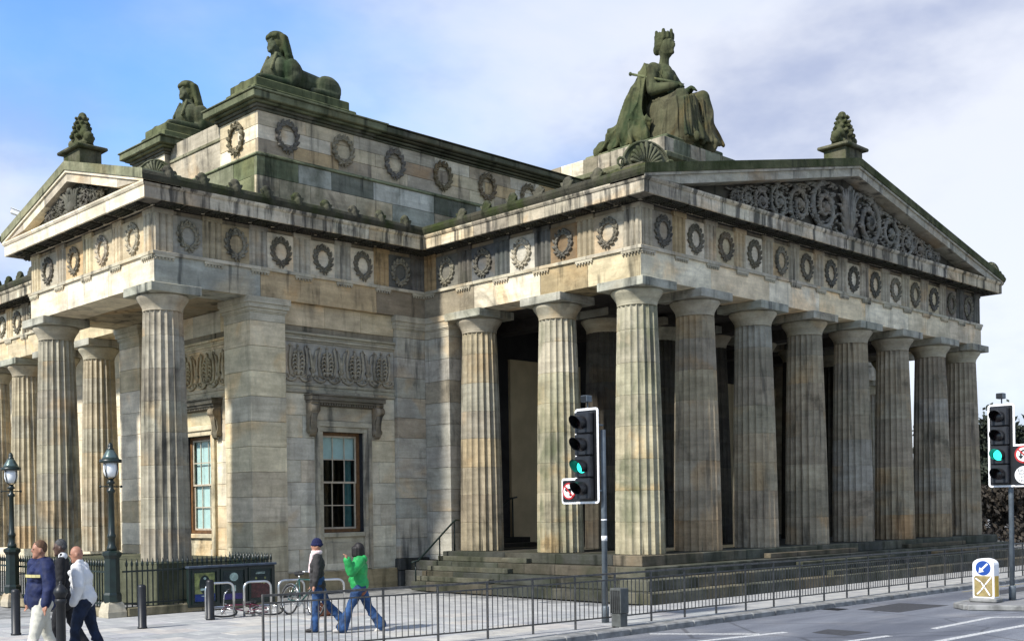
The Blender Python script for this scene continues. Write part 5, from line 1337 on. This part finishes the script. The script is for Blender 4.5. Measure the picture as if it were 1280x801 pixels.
arc = [(.36 + .06 * cos(a), 3.38 + .07 * sin(a)) for a in [pi * k / 8 for k in range(9)]]
stroke([(.42, 3.25)] + arc + [(.30, 3.32)], .035, P2, yy + .037).prism([(.24, 3.33), (.36, 3.33), (.30, 3.25)], P2, yy + .0365, yy + .041).build('arrow', 'signal_black', s_)
stroke([(.23, 3.49), (.49, 3.23)], .03, P2, yy + .0425).build('bar', 'sign_red', s_)
s2 = sign_disc(t2, P2, yy + .021, .36, 2.89, .20, False)
for j, w in enumerate(('Except', 'buses', 'and', 'cycles')):
    cu = bpy.data.curves.new('lettering', 'FONT'); cu.body = w; cu.size = .095; cu.align_x = 'CENTER'; cu.extrude = .001
    to = bpy.data.objects.new('tmp_text', cu); col.objects.link(to); dg = bpy.context.evaluated_depsgraph_get()
    me = bpy.data.meshes.new_from_object(to.evaluated_get(dg)); bpy.data.objects.remove(to); me.name = 'lettering'; me.materials.clear(); me.materials.append(MATS['signal_black'])
    for v in me.vertices: v.co = Vector((-(v.co.x + .36), yy + .036 + v.co.z, 2.97 - .075 * j + v.co.y))
    me.flip_normals(); inst('lettering', me, s2)

# keep-left bollard: local x = viewer's right negative as above
kl = thing('keep_left_bollard', 'white and yellow keep left bollard with taped cross on the traffic island', 'bollard', (3.25, -7.24, 0), pi / 2)
PK = lambda p, q: Vector((-p[0], q, p[1]))
MB().cbox(-.30, .30, -.22, .22, -.004, .10, .03).build('foot', 'kerb_stone', kl)
def shell(x0, x1, z0, z1, top): return [(x0, z0), (x1, z0), (x1, z1)] + ([(((x0 + x1) / 2) + (x1 - x0) / 2 * cos(a * pi / 10), z1 + .14 * sin(a * pi / 10)) for a in range(1, 10)] if top else []) + [(x0, z1)]
MB().prism(shell(-.235, .235, .101, .86, True), PK, -.14, .14).build('shell', 'white_paint', kl)
MB().prism(round_rect(-.20, .20, .13, .60, .04), PK, .1405, .148).build('front_panel', 'sign_tan', kl)
MB().cbox(-.241, -.2355, -.11, .11, .13, .60, .002).build('side_panel', 'sign_yellow', kl); MB().cbox(.2355, .241, -.11, .11, .13, .60, .002).build('side_panel', 'sign_yellow', kl)
MB().prism([(.0 + .165 * cos(a * pi / 14), .78 + .165 * sin(a * pi / 14)) for a in range(28)], PK, .1405, .150).build('disc', 'sign_blue', kl)
stroke([(.09, .87), (-.07, .71)], .04, PK, .1505).prism([(-.10, .67), (.02, .70), (-.075, .80)], PK, .1503, .1525).build('arrow', 'sign_white', kl)
stroke([(-.16, .54), (-.05, .46), (.03, .34), (.14, .17)], .028, PK, .1485).build('tape', 'white_paint', kl); stroke([(.17, .57), (.04, .40), (-.05, .27), (-.13, .19)], .028, PK, .1517).build('tape', 'white_paint', kl)

# security camera on the wing's raking cornice
sc = thing('security_camera', 'white security camera on a bracket on the small pediment', 'camera', (-9.9, 14.75, hzW(14.75 - Yc) + .1))
MB().tube([(0, 0, 0), (0, 0, .34)], .035, 8).tube([(0, 0, .30), (-.05, .02, .42)], .03, 8).build('bracket', 'white_paint', sc)
Mc = Matrix.Translation((-.05, .02, .46)) @ Matrix.Rotation(R(150), 4, 'Z') @ Matrix.Rotation(R(-20), 4, 'Y')
MB().cbox(-.15, .28, -.08, .08, -.06, .08, .02, Mc).cbox(-.18, .32, -.10, .10, .082, .10, .005, Mc).build('housing', 'white_paint', sc); MB().cbox(.281, .287, -.06, .06, -.045, .06, .002, Mc).build('lens', 'signal_black', sc)

# ================================================================== people
def wrinkle(o, amp):
    from mathutils import noise as mn
    sd_ = rnd.uniform(0, 50)
    def fn(p, n_):
        q = Vector((p.x * 6 + sd_, p.y * 6, p.z * 7.5)); a = mn.noise(q); c = mn.noise(q * 2.3 + Vector((5, 1, 9)))
        return (1 - abs(a) * 2.2) * amp * .8 + c * amp * .5 - amp * .3
    return fold(o, fn)
def person(label, loc, head_dir, h, legs, arms, cl, look=0., lean=0., bulk=1., female=False):
    rz = atan2(head_dir[1], head_dir[0]); s = h / 1.80
    t = thing('person', label, 'person', loc, rz); t.scale = (s, s, s)
    J = {}
    for side, sg in (('L', 1), ('R', -1)):
        a, k = legs[side]; hip = Vector((0, sg * .095, .94)); kn = hip + Vector((sin(a), 0, -cos(a))) * .44; an = kn + Vector((sin(a - k), 0, -cos(a - k))) * .43
        J[side] = [hip, kn, an, a - k]
    dz = .085 - min(J['L'][2].z, J['R'][2].z)
    for side in 'LR': J[side][:3] = [p + Vector((0, 0, dz)) for p in J[side][:3]]
    base = Vector((0, 0, dz))
    Ml = Matrix.Translation(Vector((0, 0, .98)) + base) @ Matrix.Rotation(lean, 4, 'Y') @ Matrix.Translation(-Vector((0, 0, .98)))
    T = lambda x, y, z: Ml @ Vector((x, y, z))
    A = {}
    for side, sg in (('L', 1), ('R', -1)):
        sh = T(0, sg * (.185 if not female else .165) * bulk, 1.45); d1, d2 = [Vector((d[0], d[1] * sg, d[2])).normalized() for d in arms[side][:2]]
        el = sh + d1 * .29; wr = el + d2 * .25; A[side] = (sh, el, wr, d2, arms[side][2] if len(arms[side]) > 2 else 'open')
    # body: one continuous skin surface (head, neck, trunk core, arms, hands, legs)
    b = MB(); hm = Ml @ Matrix.Translation((.015, 0, 1.66)) @ Matrix.Rotation(look, 4, 'Z'); HT = lambda x, y, z: hm @ Vector((x, y, z))
    M3 = hm.to_3x3().to_4x4()
    b.ball(HT(0, 0, .02), (.097, .078, .115), 14, M3); b.ball(HT(.03, 0, -.055), (.062, .056, .06), 12, M3); b.ball(HT(.096, 0, -.005), (.022, .016, .026), 8, M3); b.ball(HT(.078, 0, -.055), (.018, .028, .013), 8, M3); b.ball(HT(.074, 0, -.098), (.026, .028, .022), 8, M3)
    for sg in (1, -1): b.ball(HT(-.005, sg * .082, -.005), (.022, .012, .034), 8, M3); b.ball(HT(.075, sg * .032, .032), (.018, .026, .010), 8, M3)
    b.cap(T(-.005, 0, 1.42), HT(-.015, 0, -.05), .06, .055, 12); b.cap(T(0, 0, 1.0), T(0, 0, 1.38), .10, .11, 12); b.cap(T(0, -.12, 1.42), T(0, .12, 1.42), .05, .05, 10)
    for side, sg in (('L', 1), ('R', -1)):
        sh, el, wr, d, hs = A[side]; b.cap(sh, el, .04, .036, 10); b.cap(el, wr, .036, .028, 10)
        hip, kn, an, sa = J[side]; b.cap(hip, kn, .06, .045, 10); b.cap(kn, an, .045, .035, 10); b.cap(T(0, 0, 1.02), hip, .10, .07, 10)
        if hs == 'pocket': continue
        side_v = Vector((0, 1, 0)) - d * d.y; side_v.normalize(); nrm = d.cross(side_v)
        pm = wr + d * .05; b.cap(wr, pm + d * .03, .027, .034, 10); b.cap(pm - side_v * .02, pm + side_v * .02, .030, .030, 8)
        curl = .55 if hs == 'open' else 1.3
        for k in range(4):
            L = (.034, .038, .036, .028)[k]; r0 = pm + d * .045 + side_v * (k - 1.5) * .019
            d1 = (d + nrm * -curl * .5 * sg).normalized(); d2 = (d - nrm * curl * sg).normalized(); q = r0 + d1 * L; b.cap(r0, q, .0095, .009, 8); b.cap(q, q + d2 * L * .9, .009, .008, 8)
        r0 = pm + side_v * .03 - d * .01; q = r0 + (d * .6 + side_v * .8).normalized() * .035; b.cap(r0, q, .011, .010, 8); b.cap(q, q + d * .03, .010, .009, 8)
    voxel('body', b, .0125, cl['skin'], t, None, 2)
    ey = MB()
    for sg in (1, -1): ey.ball(HT(.088, sg * .032, .016), (.008, .013, .008), 8, M3)
    ey.build('eyes', 'hair_dark', t)
    # trousers
    b = MB(); fl = cl.get('flare', 1.)
    for side in 'LR':
        hip, kn, an, sa = J[side]; b.cap(hip + Vector((0, 0, .02)), kn, .105 * bulk, .078, 12); b.cap(kn, an + Vector((0, 0, .01)), .076, .072 * fl, 12)
        for k in range(3): p = kn.lerp(an, .35 + .28 * k); b.cap(p + Vector((.05, -.05, .02)), p + Vector((.055, .05, -.01)), .03 * fl, .03 * fl, 8)
        b.cap(T(0, 0, 1.0), hip, .135 * bulk, .11 * bulk, 12)
    wrinkle(voxel('trousers', b, .0155, cl['legs'], t, None, 2), .010)
    for side in 'LR':
        hip, kn, an, sa = J[side]; b = MB(); pitch = max(-.5, min(.9, -sa)); f_ = Vector((cos(pitch), 0, -sin(pitch))); u_ = Vector((sin(pitch), 0, cos(pitch)))
        if an.z < .12: f_ = Vector((1, 0, 0)); u_ = Vector((0, 0, 1))
        b.cap(an - f_ * .04 - u_ * .035, an + f_ * .06 - u_ * .03, .045, .048, 10); b.cap(an + f_ * .06 - u_ * .038, an + f_ * .165 - u_ * .048, .045, .034, 10)
        voxel('shoe', b, .012, cl['shoe'], t, None, 2)
    # jacket
    b = MB(); k_ = bulk; hem = cl.get('hem', .92)
    b.ball(T(0, 0, 1.30), (.135 * k_, .185 * k_, .19), 14); b.ball(T(.015 * k_, 0, 1.12), (.135 * k_, .168 * k_, .18), 14); b.cap(T(0, -.04, hem + .08), T(0, .04, hem + .08), .145 * k_, .145 * k_, 14)
    b.cap(T(-.01, -.13 * k_, 1.435), T(-.01, .13 * k_, 1.435), .075, .075, 12); b.cap(T(-.015, 0, 1.46), T(-.005, 0, 1.53), .085, .070, 12)
    for side, sg in (('L', 1), ('R', -1)):
        sh, el, wr, d, hs = A[side]; aw = cl.get('sleeve', 1.); b.cap(sh, el, .078 * aw, .068 * aw, 12); b.cap(el, wr, .066 * aw, .052 * aw, 12)
        for q in range(4): p = sh.lerp(el, .3 + .22 * q); b.ball(p, .073 * aw, 10)
        for q in range(3): p = el.lerp(wr, .1 + .3 * q); b.ball(p, .060 * aw - .003 * q, 10)
    for q in range(5): b.cap(T(.08 * k_, -.12, hem + .10 + .09 * q), T(.10 * k_, .10, hem + .07 + .10 * q), .05, .05, 8)
    if cl.get('hood'): b.cap(T(-.09, -.07, 1.49), T(-.09, .07, 1.49), .075, .075, 10); b.cap(T(-.02, -.10, 1.50), T(-.02, .10, 1.50), .05, .05, 10)
    if cl.get('collar'):
        for q in range(-3, 4): b.cap(T(-.03 + .012 * abs(q), q * .022, 1.48), T(-.035 + .03 * (abs(q) / 3), q * .026, 1.56), .035, .028, 8)
    wrinkle(voxel('jacket', b, .0155, cl['top'], t, None, 2), .012)
    J['T'] = T; J['HT'] = HT; J['M3'] = M3; J['A'] = A
    if cl.get('hair'):
        b = MB(); mt, style = cl['hair']
        if style == 'crop': b.ball(HT(-.014, 0, .046), (.098, .081, .100), 14, M3); b.ball(HT(-.045, 0, .015), (.062, .076, .062), 12, M3)
        elif style == 'bob':
            b.ball(HT(-.02, 0, .04), (.115, .10, .12), 14, M3)
            for q in range(9): a = pi * (.32 + 1.36 * q / 8); b.cap(HT(.085 * cos(a), .088 * sin(a), .04), HT(.095 * cos(a), .098 * sin(a), -.10), .045, .035, 8)
        elif style == 'rim':
            b.ball(HT(-.045, 0, .02), (.066, .084, .062), 12, M3); b.ball(HT(-.012, 0, .052), (.096, .080, .100), 12, M3)
        elif style == 'beanie':
            b.ball(HT(-.012, 0, .065), (.112, .095, .112), 14, M3)
            for q in range(16): a = 2 * pi * q / 16; b.ball(HT(-.012 + .105 * cos(a), .09 * sin(a), .038), .024, 8)
        voxel('hair' if style != 'beanie' else 'beanie', b, .012, mt, t, None, 1)
    return t, J
LEFT = (-.744, .668)
def at_px(depth, lat):  # point on the ground from a distance along the view and a sideways offset
    p = CAM + fw * depth + rt * lat; return (p.x, p.y, 0)
def ground_under(u, depth): return at_px(depth, (u - 518.3) / 1433.67 * depth)
# man in navy jacket
t, J = person('man in navy hooded jacket with pale chest stripe and cream trousers', ground_under(50, 17.0), (-.97, .10), 1.93,
    {'L': (.30, .10), 'R': (-.22, .22)}, {'L': [(.02, .42, -1), (.30, .22, -1)], 'R': [(-.02, .42, -1), (.22, .15, -1)]},
    dict(skin='skin', legs='cloth_cream', top='cloth_navy', shoe='shoe', hair=('hair_ginger', 'crop'), hood=True, hem=.90, sleeve=1.3), look=-.15, bulk=1.38)
b = MB()
for q in range(4): a = -.05 + .85 * q / 3; b.add([J['T'](.205 * cos(a) + .004, .270 * sin(a), z) for z in (1.295, 1.335)] + [J['T'](.205 * cos(a + .34) + .004, .270 * sin(a + .34), z) for z in (1.295, 1.335)], [(0, 2, 3, 1)])
b.build('chest_stripe', 'stripe_yellow', t)
# bald man in white jacket
t, J = person('bald man in white jacket and dark jeans, head bowed, hands in pockets', ground_under(104, 17.7), (-.76, .55), 1.82,
    {'L': (.30, .30), 'R': (-.24, .16)}, {'L': [(-.16, .30, -1), (.34, -.10, -.85), 'pocket'], 'R': [(-.16, .30, -1), (.34, -.10, -.85), 'pocket']},
    dict(skin='skin', legs='denim_dark', top='cloth_white', shoe='shoe', collar=True, hem=.93, sleeve=1.25), look=.1, lean=.13, bulk=1.28)
# man in dark coat behind them
t, J = person('man with cropped grey hair in long black coat walking behind the others', ground_under(78, 18.9), (-.80, .50), 1.89,
    {'L': (.26, .10), 'R': (-.24, .26)}, {'L': [(-.05, .22, -1), (.22, .05, -1)], 'R': [(-.02, .22, -1), (.22, .05, -1)]},
    dict(skin='skin_dark', legs='cloth_black', top='cloth_black', shoe='shoe', hair=('hair_grey', 'rim'), collar=True, hem=.74, sleeve=1.1), look=.1, lean=.04)
b = MB(); b.cap(J['T'](-.02, -.04, 1.53), J['T'](-.02, .04, 1.53), .068, .068, 10); b.build('shirt_collar', 'cloth_white', t)
# woman in beanie
t, J = person('woman in navy beanie, pale scarf, grey jacket and blue jeans behind the guard rail', (-10.83, -.62, 0), (-.80, .58), 1.74,
    {'L': (.10, .04), 'R': (-.42, .30)}, {'L': [(.05, .16, -1), (.22, .05, -1)], 'R': [(.04, .18, -1), (.35, -.05, -.9), 'grip']},
    dict(skin='skin', legs='denim', top='cloth_grey', shoe='shoe', hair=('hat_navy', 'beanie'), collar=True, hem=.83, flare=1.25, sleeve=1.1), look=.15, bulk=1.1, female=True)
b = MB()
for q in range(12): a = 2 * pi * q / 12; b.cap(J['T'](.01 + .075 * cos(a), .075 * sin(a), 1.53), J['T'](.01 + .080 * cos(a + .5), .08 * sin(a + .5), 1.56), .034, .034, 8)
b.cap(J['T'](.10, .03, 1.50), J['T'](.155, .05, 1.18), .045, .035, 8); b.cap(J['T'](.10, -.01, 1.50), J['T'](.15, .0, 1.25), .04, .03, 8)
voxel('scarf', b, .014, 'cloth_pink', t, None, 1)
# woman in green
t, J = person('woman in bright green puffer jacket and flared jeans raising one hand', (-10.30, -1.22, 0), (-.80, .60), 1.73,
    {'L': (.46, .10), 'R': (-.42, .16)}, {'L': [(.55, .40, -.62), (.30, .25, 1.0), 'grip'], 'R': [(-.30, .30, -1), (.75, -.10, -.40), 'pocket']},
    dict(skin='skin', legs='denim', top='cloth_green', shoe='trainer', hair=('hair_dark', 'bob'), hood=True, hem=.93, flare=1.6, sleeve=1.45), look=-.9, bulk=1.28, female=True)
b = MB(); b.cap(J['T'](0, -.05, .90), J['T'](0, .05, .90), .15, .15, 12); voxel('sweater_hem', b, .02, 'bag_brown', t, None, 1)

# ================================================================== trees behind
def tree(loc, h, spread, label, mat, seed, dens=2600, leafs=.11):
    rr = random.Random(seed); t = thing('tree', label, 'tree', loc, 0, 'trees beyond the far end of the gallery'); b = MB(); tips = []
    def limb(p, d, L, r, lev):
        pts = [p]; q = p.copy(); dd = d.copy(); n = 4
        for i in range(n):
            dd = (dd + Vector((rr.uniform(-.25, .25), rr.uniform(-.25, .25), rr.uniform(-.05, .2)))).normalized(); q = q + dd * L / n; pts.append(q.copy())
            if lev >= 2: tips.append(q.copy())
        b.tube(pts, [r * (1 - .6 * i / n) for i in range(n + 1)], 6 if lev < 2 else 4)
        if lev < 3:
            for k in range(5 if lev else 8):
                f_ = rr.uniform(.35, 1); i = min(n, max(1, int(f_ * n))); a = rr.uniform(0, 2 * pi); v = Vector((cos(a), sin(a), rr.uniform(.1, .9))).normalized()
                limb(pts[i], (dd * .45 + v * spread).normalized(), L * rr.uniform(.5, .7), r * .45, lev + 1)
    limb(Vector((0, 0, 0)), Vector((0, 0, 1)), h * .48, h * .028, 0)
    b.build('trunk', 'bark', t)
    c = MB()
    for k in range(dens):
        p = rr.choice(tips) + Vector((rr.gauss(0, .22), rr.gauss(0, .22), rr.gauss(0, .2))) * (h / 8); a = Vector((rr.uniform(-1, 1), rr.uniform(-1, 1), rr.uniform(-1, 1))).normalized(); e_ = a.orthogonal().normalized(); f_ = a.cross(e_); s_ = leafs * rr.uniform(.6, 1.5)
        c.add([p - e_ * s_, p + f_ * s_ * .45, p + e_ * s_, p - f_ * s_ * .45], [(0, 1, 2, 3)])
    c.build('crown', mat, t); return t
tr = [((47, 10.2, 0), 9.0, 'dark leafy tree right behind the last portico column', 'foliage'), ((50, 9.4, 0), 8.5, 'dark leafy tree between the last column and the island signal', 'foliage'),
      ((44, 6.9, 0), 6.0, 'brownish half bare tree low behind the island traffic light', 'foliage_brown'), ((58, 13.6, 0), 9.5, 'tall dark tree standing at the back of the clump', 'foliage'), ((55, 10.4, 0), 8.2, 'dark tree at the street edge of the clump', 'foliage'),
      ((41, 7.4, 0), 4.0, 'small brown shrubby tree nearest the portico corner', 'foliage_brown'), ((52, 12.4, 0), 8.0, 'dark bushy tree just seen past the edge of the last column', 'foliage')]
for k, (l, h, lb, mt) in enumerate(tr): tree(l, h * 1.12, .8, lb, mt, 40 + k, 12000 if h > 6.5 else 6000, .22 if h > 6.5 else .15)
b = MB(); rr = random.Random(3)
for k in range(9000):
    p = Vector((rr.uniform(38, 75), 0, 0)); p.y = 5.5 + rr.gauss(0, 3.2) + (p.x - 45) * .08; p.z = abs(rr.gauss(0, .9)) + .05
    a = Vector((rr.uniform(-1, 1), rr.uniform(-1, 1), rr.uniform(-1, 1))).normalized(); e_ = a.orthogonal().normalized(); f_ = a.cross(e_); s_ = .16 * rr.uniform(.6, 1.5)
    b.add([p - e_ * s_, p + f_ * s_ * .45, p + e_ * s_, p - f_ * s_ * .45], [(0, 1, 2, 3)])
tag(b.build('undergrowth', 'foliage_brown'), 'brown and green undergrowth below the trees', 'bushes', None, 'stuff')
